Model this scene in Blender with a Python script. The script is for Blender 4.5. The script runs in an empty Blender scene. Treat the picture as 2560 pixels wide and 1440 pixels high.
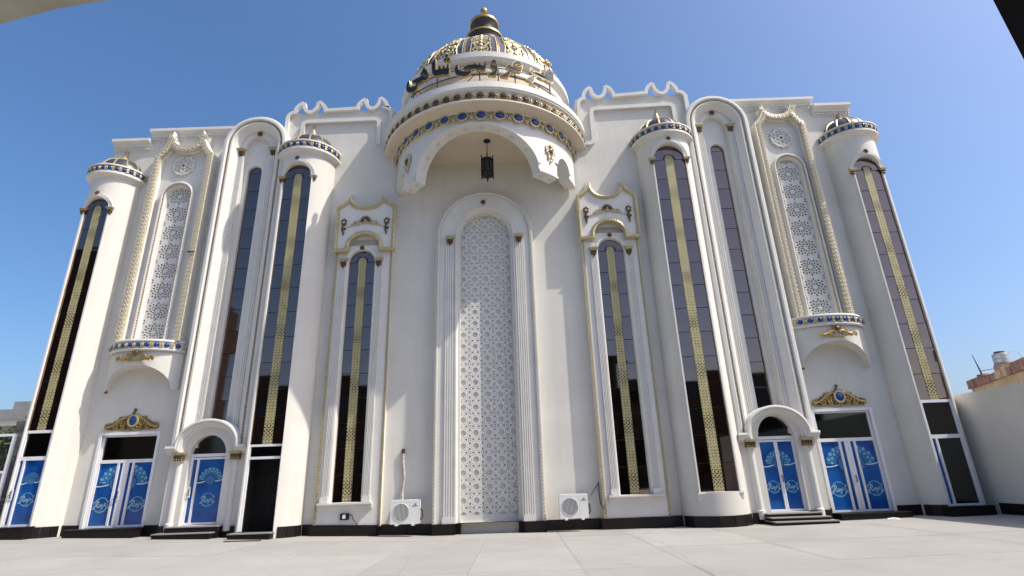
import bpy, math, random
from mathutils import Vector, Matrix
from mathutils.geometry import tessellate_polygon
random.seed(7)
S = bpy.context.scene
COL = S.collection
rad, sin, cos, pi, sqrt = math.radians, math.sin, math.cos, math.pi, math.sqrt

# ------------------------------------------------------------------ camera
def look_matrix(loc, pitch, yaw, roll):
    f = Vector((sin(yaw) * cos(pitch), cos(yaw) * cos(pitch), sin(pitch)))
    r = f.cross(Vector((0, 0, 1))).normalized()
    u = r.cross(f)
    r, u = r * cos(roll) + u * sin(roll), -r * sin(roll) + u * cos(roll)
    m = Matrix.Identity(4)
    for i in range(3):
        m[i][0], m[i][1], m[i][2], m[i][3] = r[i], u[i], -f[i], loc[i]
    return m
cd = bpy.data.cameras.new('camera')
cam = bpy.data.objects.new('camera', cd)
COL.objects.link(cam)
cd.sensor_width = 36.0
cd.lens = 1335.0 / 2560.0 * 36.0
cd.clip_start, cd.clip_end = 0.05, 3000
cam.matrix_world = look_matrix((0.994, -18.791, 1.6), rad(19.694), rad(-0.0385), rad(-1.9646))
S.camera = cam

# ------------------------------------------------------------------ sky, sun, exposure
SUN = Vector((3.0, -1.0, 4.1)).normalized()
SUN_EL = math.asin(SUN.z)
SUN_AZ = math.atan2(SUN.x, SUN.y)
w = bpy.data.worlds.new('World')
S.world = w
w.use_nodes = True
nt = w.node_tree
bg = nt.nodes['Background']
sky = nt.nodes.new('ShaderNodeTexSky')
sky.sky_type = 'NISHITA'
sky.sun_disc = False
sky.sun_elevation = SUN_EL
sky.sun_rotation = SUN_AZ
sky.air_density, sky.dust_density, sky.ozone_density = 1.0, 4.2, 6.2
sky.altitude = 300
hsv = nt.nodes.new('ShaderNodeHueSaturation')
hsv.inputs['Saturation'].default_value = 1.15
nt.links.new(sky.outputs[0], hsv.inputs['Color'])
tint = nt.nodes.new('ShaderNodeMix'); tint.data_type = 'RGBA'; tint.blend_type = 'MULTIPLY'
tint.inputs[0].default_value = 1.0
tint.inputs[7].default_value = (1.10, 1.02, .97, 1)
nt.links.new(hsv.outputs[0], tint.inputs[6])
nt.links.new(tint.outputs[2], bg.inputs[0])
bg.inputs[1].default_value = 0.15
sl = bpy.data.lights.new('sun', 'SUN')
sl.energy, sl.angle, sl.color = 3.7, rad(0.53), (1.0, 0.95, 0.85)
sun = bpy.data.objects.new('sun', sl)
COL.objects.link(sun)
sun.rotation_euler = (-SUN).to_track_quat('-Z', 'Y').to_euler()
sun.location = (30, -10, 40)
S.view_settings.view_transform = 'Standard'
S.view_settings.look = 'None'
S.view_settings.exposure = 0.47
S.view_settings.gamma = 1.0
S.view_settings.use_curve_mapping = False

# ------------------------------------------------------------------ materials
def new_mat(name):
    m = bpy.data.materials.new(name)
    m.use_nodes = True
    return m, m.node_tree, m.node_tree.nodes['Principled BSDF']
def N(nt, t, **kw):
    n = nt.nodes.new(t)
    for k, v in kw.items():
        setattr(n, k, v)
    return n
def noise(nt, scale, detail=4, rough=.55, vec=None, stretch=None):
    n = N(nt, 'ShaderNodeTexNoise')
    n.inputs['Scale'].default_value = scale
    n.inputs['Detail'].default_value = detail
    n.inputs['Roughness'].default_value = rough
    tc = N(nt, 'ShaderNodeTexCoord')
    if stretch:
        mp = N(nt, 'ShaderNodeMapping')
        mp.inputs['Scale'].default_value = stretch
        nt.links.new(tc.outputs['Object'], mp.inputs[0])
        nt.links.new(mp.outputs[0], n.inputs['Vector'])
    else:
        nt.links.new(tc.outputs['Object'], n.inputs['Vector'])
    return n
def ramp(nt, src, stops):
    r = N(nt, 'ShaderNodeValToRGB')
    el = r.color_ramp.elements
    while len(el) < len(stops):
        el.new(.5)
    for e, (p, c) in zip(el, stops):
        e.position = p
        e.color = (*c, 1) if len(c) == 3 else c
    nt.links.new(src, r.inputs[0])
    return r
def mix(nt, fac, a, b, mode='MIX'):
    m = N(nt, 'ShaderNodeMix', data_type='RGBA', blend_type=mode)
    for s, v in ((0, fac), (6, a), (7, b)):
        if isinstance(v, (int, float)):
            m.inputs[s].default_value = v
        elif isinstance(v, tuple):
            m.inputs[s].default_value = (*v, 1)
        else:
            nt.links.new(v, m.inputs[s])
    return m.outputs[2]
def bump(nt, bs, h, strength, dist):
    b = N(nt, 'ShaderNodeBump')
    b.inputs['Strength'].default_value = strength
    b.inputs['Distance'].default_value = dist
    nt.links.new(h, b.inputs['Height'])
    nt.links.new(b.outputs[0], bs.inputs['Normal'])
def mottled(name, c0, c1, scale=3, rough=.8, metal=0., bscale=0, bstr=.2, bdist=.01, streak=0., streakc=(.4, .38, .33), spec=.5):
    m, nt, bs = new_mat(name)
    n1 = noise(nt, scale, 6, .6)
    col = ramp(nt, n1.outputs[0], [(.3, c0), (.7, c1)]).outputs[0]
    if streak:
        nb = noise(nt, .23, 6, .7)
        col = mix(nt, ramp(nt, nb.outputs[0], [(.42, (0, 0, 0)), (.70, (.30,) * 3)]).outputs[0], col, tuple(q * .80 for q in c0))
        n2 = noise(nt, 1.0, 5, .6, stretch=(3.5, 3.5, .16))
        f = ramp(nt, n2.outputs[0], [(.46, (0, 0, 0)), (.74, (streak,) * 3)]).outputs[0]
        col = mix(nt, f, col, streakc)
    nt.links.new(col, bs.inputs['Base Color'])
    bs.inputs['Roughness'].default_value = rough
    bs.inputs['Metallic'].default_value = metal
    bs.inputs['Specular IOR Level'].default_value = spec
    if bscale:
        bump(nt, bs, noise(nt, bscale, 3, .6).outputs[0], bstr, bdist)
    return m
M = {}
M['stucco'] = mottled('white_stucco', (.625, .597, .535), (.695, .667, .605), .7, .75, bscale=45, bstr=.25, bdist=.01, streak=.14, streakc=(.42, .395, .34), spec=.25)
M['trim'] = mottled('white_trim', (.635, .615, .565), (.70, .68, .635), 2, .6, bscale=20, bstr=.12, bdist=.008, streak=.12, streakc=(.44, .415, .36), spec=.3)
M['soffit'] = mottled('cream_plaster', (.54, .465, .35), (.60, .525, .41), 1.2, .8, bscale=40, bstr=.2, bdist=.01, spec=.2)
M['lattice'] = mottled('lattice_white', (.60, .585, .55), (.66, .645, .61), 5, .7, spec=.25)
M['recess'] = mottled('recess_grey', (.50, .50, .485), (.58, .575, .56), 3, .8, spec=.2)
M['gold'] = mottled('gold_paint', (.34, .215, .06), (.56, .41, .16), 14, .36, .6, bscale=60, bstr=.3, bdist=.006)
M['palegold'] = mottled('pale_gold', (.42, .34, .17), (.60, .515, .30), 12, .40, .4, bscale=50, bstr=.3, bdist=.005)
M['leaf'] = mottled('gilded_plaster', (.46, .39, .26), (.68, .61, .46), 9, .42, .25, bscale=30, bstr=.4, bdist=.01)
M['shadegold'] = mottled('shaded_gold', (.085, .05, .03), (.23, .145, .07), 18, .42, .45, bscale=50, bstr=.4, bdist=.006)  # darker gold for ornaments in shadow; the shade is put into the colour
M['copper'] = mottled('rose_gold', (.42, .29, .17), (.60, .46, .30), 10, .45, .35)
M['blue'] = mottled('blue_enamel', (.008, .035, .17), (.012, .06, .26), 6, .15)
M['dome'] = mottled('dome_grey', (.075, .075, .083), (.12, .12, .13), 5, .4, .2)
M['smalldome'] = mottled('small_dome_grey', (.045, .04, .045), (.075, .068, .072), 5, .38, .2)
M['darkdome'] = mottled('dark_brown_metal', (.03, .024, .024), (.055, .045, .043), 6, .45, .2)
M['black'] = mottled('black_letter_face', (.018, .018, .022), (.034, .034, .042), 8, .46, spec=.22)
M['granite'] = mottled('dark_granite', (.006, .004, .004), (.017, .012, .011), 40, .42, spec=.25)
M['granite_top'] = mottled('granite_tread', (.22, .20, .19), (.34, .32, .30), 30, .5)
M['alu'] = mottled('white_aluminium', (.72, .72, .735), (.78, .78, .79), 4, .35)
M['dark'] = mottled('dark_interior', (.008, .007, .007), (.02, .017, .016), 3, .9)  # near-black so the doorway looks unlit; shade put into the colour
M['iron'] = mottled('black_iron', (.012, .011, .010), (.03, .026, .022), 20, .5, .5)
M['steel'] = mottled('galvanised_steel', (.36, .37, .38), (.55, .56, .57), 4, .4, .6)
M['plastic'] = mottled('white_plastic', (.70, .695, .67), (.76, .755, .735), 3, .4)
M['grey'] = mottled('grey_plastic', (.18, .18, .19), (.26, .26, .27), 6, .5)
M['joint'] = mottled('joint_dark', (.03, .028, .03), (.05, .048, .05), 6, .6)
M['print_light'] = mottled('print_light_blue', (.10, .34, .50), (.20, .48, .62), 9, .3)
M['print_mid'] = mottled('print_mid_blue', (.03, .13, .30), (.05, .18, .36), 9, .3)
M['print_white'] = mottled('print_white', (.50, .56, .56), (.62, .68, .67), 9, .3)
M['print_pale'] = mottled('print_pale_blue', (.22, .38, .46), (.36, .52, .58), 9, .3)
M['print_green'] = mottled('print_green', (.16, .34, .10), (.30, .45, .14), 9, .3)
M['rust'] = mottled('rust_brick', (.16, .06, .045), (.36, .22, .17), 2.2, .9, bscale=8, bstr=.5, bdist=.05)
M['ochre'] = mottled('ochre_render', (.42, .30, .17), (.60, .47, .28), .8, .9, bscale=10, bstr=.3, bdist=.02, streak=.5, streakc=(.28, .14, .10))
M['pink'] = mottled('pink_render', (.36, .24, .22), (.46, .33, .30), 1, .9)
M['rubble'] = mottled('rough_masonry', (.13, .105, .08), (.34, .30, .25), 3.5, .95, bscale=7, bstr=.7, bdist=.06)
M['slabgrey'] = mottled('grey_concrete', (.20, .20, .20), (.30, .30, .30), 1, .9)
M['eave'] = mottled('eave_concrete', (.27, .26, .21), (.36, .35, .29), 2, .9, bscale=12, bstr=.3, bdist=.01)
M['awning'] = mottled('black_awning', (.003, .003, .005), (.006, .006, .008), 3, .8, spec=.1)
M['opp'] = mottled('brown_facade', (.030, .023, .018), (.062, .048, .037), .5, .9)
M['cable'] = mottled('cable_dark', (.03, .025, .02), (.07, .06, .05), 9, .6)
M['insul'] = mottled('pipe_tape', (.30, .24, .18), (.62, .57, .50), 7, .6, bscale=25, bstr=.5, bdist=.01)
M['bark'] = mottled('bark', (.07, .05, .035), (.14, .10, .07), 8, .9)
def leafmat(name, a, b):
    m, nt, bs = new_mat(name)
    oi = N(nt, 'ShaderNodeNewGeometry')
    c = ramp(nt, oi.outputs['Random Per Island'], [(.1, a), (.9, b)]).outputs[0]
    nt.links.new(c, bs.inputs['Base Color'])
    bs.inputs['Roughness'].default_value = .6
    return m
M['leaves'] = leafmat('green_leaves', (.03, .048, .014), (.085, .115, .04))

def glassmat(name, tint, rough=.03):
    m, nt, bs = new_mat(name)
    n1 = noise(nt, .8, 3)
    c = ramp(nt, n1.outputs[0], [(.3, tuple(t * .88 for t in tint)), (.7, tint)]).outputs[0]
    nt.links.new(c, bs.inputs['Base Color'])
    bs.inputs['Metallic'].default_value = 1.0
    bs.inputs['Roughness'].default_value = rough
    bump(nt, bs, noise(nt, 1.3, 2).outputs[0], .03, .02)
    return m
M['glass'] = glassmat('tinted_mirror_glass', (.235, .172, .148))
M['darkglass'] = glassmat('dark_glass', (.07, .072, .07), .05)
# door film: one blue print over glass
m, nt, bs = new_mat('blue_door_film')
c = ramp(nt, noise(nt, 1.6, 3).outputs[0], [(.3, (.004, .05, .22)), (.7, (.009, .105, .38))]).outputs[0]
nt.links.new(c, bs.inputs['Base Color'])
bs.inputs['Roughness'].default_value = .12
M['film'] = m
# pierced gold band on the glass: star print, repeats along the height
m, nt, bs = new_mat('gold_band_print')
tc = N(nt, 'ShaderNodeTexCoord')
sp = N(nt, 'ShaderNodeSeparateXYZ')
nt.links.new(tc.outputs['Object'], sp.inputs[0])
def mth(op, a, b=None, c=None):
    n = N(nt, 'ShaderNodeMath', operation=op)
    for i, v in enumerate((a, b, c)):
        if v is None:
            continue
        if isinstance(v, (int, float)):
            n.inputs[i].default_value = v
        else:
            nt.links.new(v, n.inputs[i])
    return n.outputs[0]
def cellpat(P, amp):
    a = mth('SINE', mth('MULTIPLY', sp.outputs[0], 2 * pi / P))
    b = mth('SINE', mth('MULTIPLY', sp.outputs[2], 2 * pi / P))
    s = mth('MULTIPLY', mth('ABSOLUTE', a), mth('ABSOLUTE', b))
    return s
h1 = cellpat(.20, 1)
u1 = mth('ADD', sp.outputs[0], sp.outputs[2]); u2 = mth('SUBTRACT', sp.outputs[0], sp.outputs[2])
h2 = mth('MULTIPLY', mth('ABSOLUTE', mth('SINE', mth('MULTIPLY', u1, 2 * pi / .24))), mth('ABSOLUTE', mth('SINE', mth('MULTIPLY', u2, 2 * pi / .24))))
hole = mth('GREATER_THAN', mth('MAXIMUM', h1, h2), .72)
big = mth('GREATER_THAN', mth('MULTIPLY', mth('SINE', mth('MULTIPLY', sp.outputs[2], 2 * pi / 1.7)), h2), .42)
fac = mth('MAXIMUM', mth('MULTIPLY', hole, .75), big)
base = ramp(nt, noise(nt, 6, 4).outputs[0], [(.3, (.40, .345, .165)), (.7, (.55, .48, .25))]).outputs[0]
nt.links.new(mix(nt, fac, base, (.06, .045, .02)), bs.inputs['Base Color'])
bs.inputs['Roughness'].default_value = .45
bs.inputs['Metallic'].default_value = .15
M['band'] = m
# courtyard concrete
m, nt, bs = new_mat('courtyard_concrete')
g1 = noise(nt, .55, 6, .65); g2 = noise(nt, 9, 5, .7); g3 = noise(nt, 2.2, 8, .75)
c = ramp(nt, g1.outputs[0], [(.3, (.295, .28, .258)), (.7, (.365, .35, .325))]).outputs[0]
c = mix(nt, ramp(nt, g2.outputs[0], [(.35, (0, 0, 0)), (.8, (.35,) * 3)]).outputs[0], c, (.27, .255, .235))
c = mix(nt, ramp(nt, g3.outputs[0], [(.62, (0, 0, 0)), (.74, (.45,) * 3)]).outputs[0], c, (.46, .45, .43))
vo = N(nt, 'ShaderNodeTexVoronoi', feature='DISTANCE_TO_EDGE')
vo.inputs['Scale'].default_value = .13
tcg = N(nt, 'ShaderNodeTexCoord')
wv = mix(nt, .22, tcg.outputs['Object'], noise(nt, .9, 5, .7).outputs['Color'], 'ADD')
nt.links.new(wv, vo.inputs['Vector'])
oi = N(nt, 'ShaderNodeObjectInfo')
c = mix(nt, .16, c, ramp(nt, oi.outputs['Random'], [(.0, (.22, .21, .195)), (1., (.48, .465, .44))]).outputs[0])
g4 = noise(nt, .35, 7, .8)
c = mix(nt, ramp(nt, g4.outputs[0], [(.60, (0, 0, 0)), (.72, (.5,) * 3)]).outputs[0], c, (.22, .205, .185))
crk = ramp(nt, vo.outputs[0], [(.0, (.30,) * 3), (.0035, (0, 0, 0))]).outputs[0]
c = mix(nt, crk, c, (.20, .19, .175))
nt.links.new(c, bs.inputs['Base Color'])
bs.inputs['Roughness'].default_value = .85
bs.inputs['Specular IOR Level'].default_value = .25
bump(nt, bs, g2.outputs[0], .25, .01)
M['ground'] = m
M['dust'] = mottled('dusty_ground', (.36, .33, .28), (.46, .42, .36), .3, .95, spec=.2)

# ------------------------------------------------------------------ mesh helpers
class MB:
    def __init__(s):
        s.v, s.f, s.mi, s.m = [], [], [], 0
    def vs(s, pts):
        n = len(s.v); s.v.extend(tuple(p) for p in pts); return list(range(n, n + len(pts)))
    def face(s, idx):
        s.f.append(tuple(idx)); s.mi.append(s.m)
    def poly(s, pts):
        s.face(s.vs(pts))
    def box(s, x0, x1, y0, y1, z0, z1):
        i = s.vs([(x, y, z) for z in (z0, z1) for y in (y0, y1) for x in (x0, x1)])
        for q in ((0, 1, 5, 4), (2, 6, 7, 3), (0, 4, 6, 2), (1, 3, 7, 5), (4, 5, 7, 6), (0, 2, 3, 1)):
            s.face([i[k] for k in q])
    def grid(s, rows):
        ids = [s.vs(r) for r in rows]
        for a, b in zip(ids, ids[1:]):
            for k in range(len(a) - 1):
                s.face((a[k], a[k + 1], b[k + 1], b[k]))
    def obj(s, name, mats, parent=None, smooth=None, loc=None, rotz=0):
        me = bpy.data.meshes.new(name)
        me.from_pydata(s.v, [], s.f)
        if not isinstance(mats, (list, tuple)):
            mats = [mats]
        for k in mats:
            me.materials.append(M[k])
        if len(mats) > 1:
            me.polygons.foreach_set('material_index', s.mi)
        if smooth is not None:
            me.polygons.foreach_set('use_smooth', [True] * len(me.polygons))
            me.set_sharp_from_angle(angle=rad(smooth))
        me.update()
        return link(name, me, parent, loc, rotz)
def link(name, me, parent=None, loc=None, rotz=0, scale=None):
    o = bpy.data.objects.new(name, me)
    COL.objects.link(o)
    if parent: o.parent = parent
    if loc: o.location = loc
    if rotz: o.rotation_euler = (0, 0, rotz)
    if scale: o.scale = scale
    return o
def tag(o, label=None, cat=None, group=None, kind=None):
    for k, v in (('label', label), ('category', cat), ('group', group), ('kind', kind)):
        if v: o[k] = v
    return o
def empty(name, loc=(0, 0, 0), rotz=0, **kw):
    o = bpy.data.objects.new(name, None); COL.objects.link(o)
    o.location = loc; o.rotation_euler = (0, 0, rotz); o.empty_display_size = .2
    return tag(o, **kw)
def area2(p):
    return sum(a[0] * b[1] - b[0] * a[1] for a, b in zip(p, p[1:] + p[:1]))
def plate(mb, outer, holes=(), y0=0., y1=.1, back=False, sides=True, rev=True):
    """flat plate standing in XZ, front at y0, back at y1"""
    outer = list(outer) if area2(list(outer)) > 0 else list(outer)[::-1]
    holes = [list(h) if area2(list(h)) < 0 else list(h)[::-1] for h in holes]
    loops = [outer] + holes
    flat = [p for l in loops for p in l]
    tris = tessellate_polygon([[Vector((p[0], p[1], 0)) for p in l] for l in loops])
    fi = mb.vs([(p[0], y0, p[1]) for p in flat])
    for t in tris:
        a, b, c = (flat[k] for k in t)
        if (b[0] - a[0]) * (c[1] - a[1]) - (c[0] - a[0]) * (b[1] - a[1]) < 0:
            t = (t[0], t[2], t[1])
        mb.face([fi[k] for k in t])
    if back:
        bi = mb.vs([(p[0], y1, p[1]) for p in flat])
        for t in tris:
            mb.face([bi[k] for k in t])
    if sides:
        for l in loops:
            n = len(l)
            for k in range(n):
                p, q = l[k], l[(k + 1) % n]
                mb.poly([(p[0], y0, p[1]), (p[0], y1, p[1]), (q[0], y1, q[1]), (q[0], y0, q[1])])
def rect(x0, x1, z0, z1):
    return [(x0, z0), (x1, z0), (x1, z1), (x0, z1)]
def arch(cx, hw, z0, zs, za=None, n=16):
    """from bottom left up over the arch to bottom right"""
    za = zs + hw if za is None else za
    return [(cx - hw, z0)] + [(cx - hw * cos(pi * k / n), zs + (za - zs) * sin(pi * k / n)) for k in range(n + 1)] + [(cx + hw, z0)]
def offs(path, closed=False):
    out = []
    n = len(path)
    for i in range(n):
        p = path[i]
        a = path[i - 1] if (i > 0 or closed) else None
        b = path[(i + 1) % n] if (i < n - 1 or closed) else None
        ds = []
        for u, v in ((a, p), (p, b)):
            if u is None or v is None: continue
            d = Vector((v[0] - u[0], v[1] - u[1]))
            if d.length > 1e-6: ds.append(d.normalized())
        nn = [Vector((d.y, -d.x)) for d in ds]
        m = sum(nn, Vector((0, 0)))
        if m.length < 1e-4: m = nn[0].copy()
        m.normalize()
        c = max(.45, m.dot(nn[0]))
        out.append(m / c)
    return out
def sweep(mb, path, prof, closed=False, cap=True):
    """moulding along an XZ path; prof = (inward offset, y)"""
    no = offs(path, closed)
    rows = [[(p[0] + m.x * n, y, p[1] + m.y * n) for n, y in prof] for p, m in zip(path, no)]
    if closed: rows.append(rows[0])
    mb.grid(rows)
    if cap and not closed:
        mb.poly(rows[0]); mb.poly(rows[-1][::-1])
def lathe(mb, prof, cx=0., cy=0., a0=0., a1=360., n=32):
    rows = [[(cx + r * sin(rad(a0 + (a1 - a0) * k / n)), cy - r * cos(rad(a0 + (a1 - a0) * k / n)), z) for r, z in prof] for k in range(n + 1)]
    mb.grid(rows)
def tube(mb, pts, r, k=6, squash=1., caps=True):
    pts = [Vector(p) for p in pts]
    n = len(pts)
    rr = r if isinstance(r, (list, tuple)) else [r] * n
    rows = []
    ref = Vector((0, 1, 0))
    for i in range(n):
        t = (pts[min(i + 1, n - 1)] - pts[max(i - 1, 0)])
        t = t.normalized() if t.length > 1e-6 else Vector((0, 0, 1))
        a = ref - t * ref.dot(t)
        if a.length < .05:
            a = Vector((1, 0, 0)) - t * t.x
        a.normalize()
        b = t.cross(a)
        rows.append([tuple(pts[i] + a * cos(2 * pi * j / k) * rr[i] * squash + b * sin(2 * pi * j / k) * rr[i]) for j in range(k + 1)])
    mb.grid(rows)
    if caps:
        mb.poly(rows[0][:-1]); mb.poly(rows[-1][:-1][::-1])
def blob(mb, c, rx, ry, rz, n=6, rings=3):
    top = mb.vs([(c[0], c[1], c[2] + rz), (c[0], c[1], c[2] - rz)])
    rs = []
    for j in range(1, rings + 1):
        a = pi * j / (rings + 1)
        rs.append(mb.vs([(c[0] + rx * sin(a) * cos(2 * pi * k / n), c[1] + ry * sin(a) * sin(2 * pi * k / n), c[2] + rz * cos(a)) for k in range(n)]))
    for k in range(n):
        mb.face((top[0], rs[0][k], rs[0][(k + 1) % n])); mb.face((top[1], rs[-1][(k + 1) % n], rs[-1][k]))
    for a, b in zip(rs, rs[1:]):
        for k in range(n):
            mb.face((a[k], b[k], b[(k + 1) % n], a[(k + 1) % n]))
def walk(path, step):
    """points at equal steps along a polyline with the running direction"""
    out, acc = [], step * .5
    for a, b in zip(path, path[1:]):
        a, b = Vector(a), Vector(b)
        L = (b - a).length
        if L < 1e-6: continue
        while acc <= L:
            out.append((a + (b - a) * (acc / L), (b - a).normalized())); acc += step
        acc -= L
    return out
def beads(name, path, y, parent, step=.11, r=.05, mat='palegold', inset=0.):
    """rope of small beads along an XZ path"""
    mb = MB()
    if inset:
        no = offs(path)
        path = [(p[0] + m.x * inset, p[1] + m.y * inset) for p, m in zip(path, no)]
    for p, d in walk(path, step):
        tw = Vector((d.x + d.y * .55, d.y - d.x * .55)).normalized()
        e = tw * step * .62; s_ = Vector((-tw.y, tw.x)) * r * .62
        i = mb.vs([(p.x - e.x, y, p.y - e.y), (p.x + s_.x, y + .01, p.y + s_.y), (p.x + e.x, y, p.y + e.y), (p.x - s_.x, y + .01, p.y - s_.y), (p.x, y - r, p.y)])
        for q in ((0, 1, 4), (1, 2, 4), (2, 3, 4), (3, 0, 4)):
            mb.face([i[k] for k in q])
    o = mb.obj(name, mat, parent)
    o['kind'] = 'stuff'
    return o
def spiral(cx, cz, r0, a0, turns, sgn=1, r1=.1, n=22):
    return [(cx + r0 * (1 - (1 - r1) * t) * cos(a0 + sgn * 2 * pi * turns * t), cz + r0 * (1 - (1 - r1) * t) * sin(a0 + sgn * 2 * pi * turns * t)) for t in [k / n for k in range(n + 1)]]
def flat_tube(mb, pts, r, y=0., k=5, squash=.8, taper=True):
    n = len(pts)
    rr = [r * (1 - .55 * i / (n - 1)) for i in range(n)] if taper else [r] * n
    tube(mb, [(p[0], y, p[1]) for p in pts], rr, k, squash)
def smoothpath(pts, n=4):
    """Catmull-Rom through XZ points"""
    P = [pts[0]] + list(pts) + [pts[-1]]
    out = []
    for i in range(1, len(P) - 2):
        for k in range(n):
            t = k / n
            out.append(tuple(.5 * ((2 * P[i][j]) + (-P[i - 1][j] + P[i + 1][j]) * t + (2 * P[i - 1][j] - 5 * P[i][j] + 4 * P[i + 1][j] - P[i + 2][j]) * t * t + (-P[i - 1][j] + 3 * P[i][j] - 3 * P[i + 1][j] + P[i + 2][j]) * t ** 3) for j in range(2)))
    out.append(tuple(pts[-1]))
    return out
def gz(x):
    """courtyard level: it climbs gently towards both ends of the hall"""
    return max(0., (-2 - x) / 13 * .36) if x < 0 else max(0., (x - 6) / 9 * .10)
# ------------------------------------------------------------------ ground
def ground_sheet():
    mb = MB()
    xs = [-900, -60, -15, -12, -9, -6, -4, -2, 6, 9, 12, 15, 60, 900]
    for a, b in zip(xs, xs[1:]):
        za, zb = (gz(max(-15, min(15, q))) - .012 for q in (a, b))
        mb.poly([(a, -900, za), (b, -900, zb), (b, 900, zb), (a, 900, za)])
    return tag(mb.obj('ground', 'dust'), kind='structure')
ground_sheet()
yard = tag(empty('courtyard_pavement'), kind='structure')
XJ = [-21.4, -19.2, -17, -14.9, -12.75, -10.6, -8.5, -6.35, -4.2, -2.1, 0, 2.12, 4.15, 6.8, 8.9, 11.1, 13.3, 15.6, 17.8]
YJ = [-20, -16.8, -13.6, -10.6, -7.78, -4.9, -1.9, 1.4]
for i in range(len(XJ) - 1):
    for j in range(len(YJ) - 1):
        x0, x1, y0, y1 = XJ[i] + .004, XJ[i + 1] - .004, YJ[j] + .004, YJ[j + 1] - .004
        mb = MB()
        dz = random.uniform(-.002, .003)
        g0, g1 = gz(x0) + dz, gz(x1) + dz
        xm = [x0] + [q for q in (-2, 6) if x0 < q < x1] + [x1]
        e = .007
        for a, b in zip(xm, xm[1:]):
            mb.poly([(a, y0 + e, gz(a) + dz), (b, y0 + e, gz(b) + dz), (b, y1 - e, gz(b) + dz), (a, y1 - e, gz(a) + dz)])
            mb.poly([(a, y0, gz(a) - .03), (b, y0, gz(b) - .03), (b, y0 + e, gz(b) + dz), (a, y0 + e, gz(a) + dz)])
            mb.poly([(a, y1 - e, gz(a) + dz), (b, y1 - e, gz(b) + dz), (b, y1, gz(b) - .03), (a, y1, gz(a) - .03)])
        mb.poly([(x1, y0, g1 - .03), (x1, y1, g1 - .03), (x1 - .001, y1, g1), (x1 - .001, y0, g1)])
        mb.obj('concrete_slab', 'ground', yard)

# ------------------------------------------------------------------ wedding hall: walls
hall = empty('wedding_hall', label='long white palace-like hall with a gilded central dome, four round towers and tall dark windows', cat='building')

# per side measurements (sg = -1 west / +1 east)
SIDE = {
    -1: dict(tower=(-7.1, 1.04, -7.17, .56, 13.46, 12.86), cap=14.2, otower=(-14.78, .88, -14.80, .46, 12.32, 11.83), ocap=13.52,
             bay=-9.22, bay_sp=14.78, bay_top=16.05, bay_z0=2.93, gl=-9.33, gl_top=14.0, capz=14.45, key=15.38,
             scr=-12.16, sx0=-13.30, sx1=-10.92, sz0=6.72, szc=14.43, sh=15.55, sdip=14.80, smed=14.02, s_ap=13.05,
             door=-12.27, dz0=.54, dz1=3.46, pan=-4.56, p0=-5.69, p1=-3.42, pz=9.95, pzc=11.76, ph=12.17, pdip=11.72, pgl=-4.65, pgl_top=10.0, ptop=9.85, pcap=9.40, psill=1.05,
             wall=16.3, corn=15.82, step=15.38),
    1: dict(tower=(7.30, 1.07, 7.26, .61, 13.74, 13.1), cap=14.36, otower=(14.87, .93, 14.84, .52, 12.95, 12.38), ocap=14.2,
            bay=9.53, bay_sp=15.02, bay_top=16.31, bay_z0=2.74, gl=9.57, gl_top=14.29, capz=14.84, key=15.66,
            scr=12.19, sx0=11.08, sx1=13.18, sz0=6.78, szc=14.98, sh=15.86, sdip=15.38, smed=14.36, s_ap=13.38,
            door=12.1, dz0=.25, dz1=3.44, pan=4.75, p0=3.62, p1=5.90, pz=10.13, pzc=11.9, ph=12.42, pdip=11.84, pgl=4.76, pgl_top=10.12, ptop=9.95, pcap=9.52, psill=.99,
            wall=16.5, corn=16.3, step=15.95)}

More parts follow.
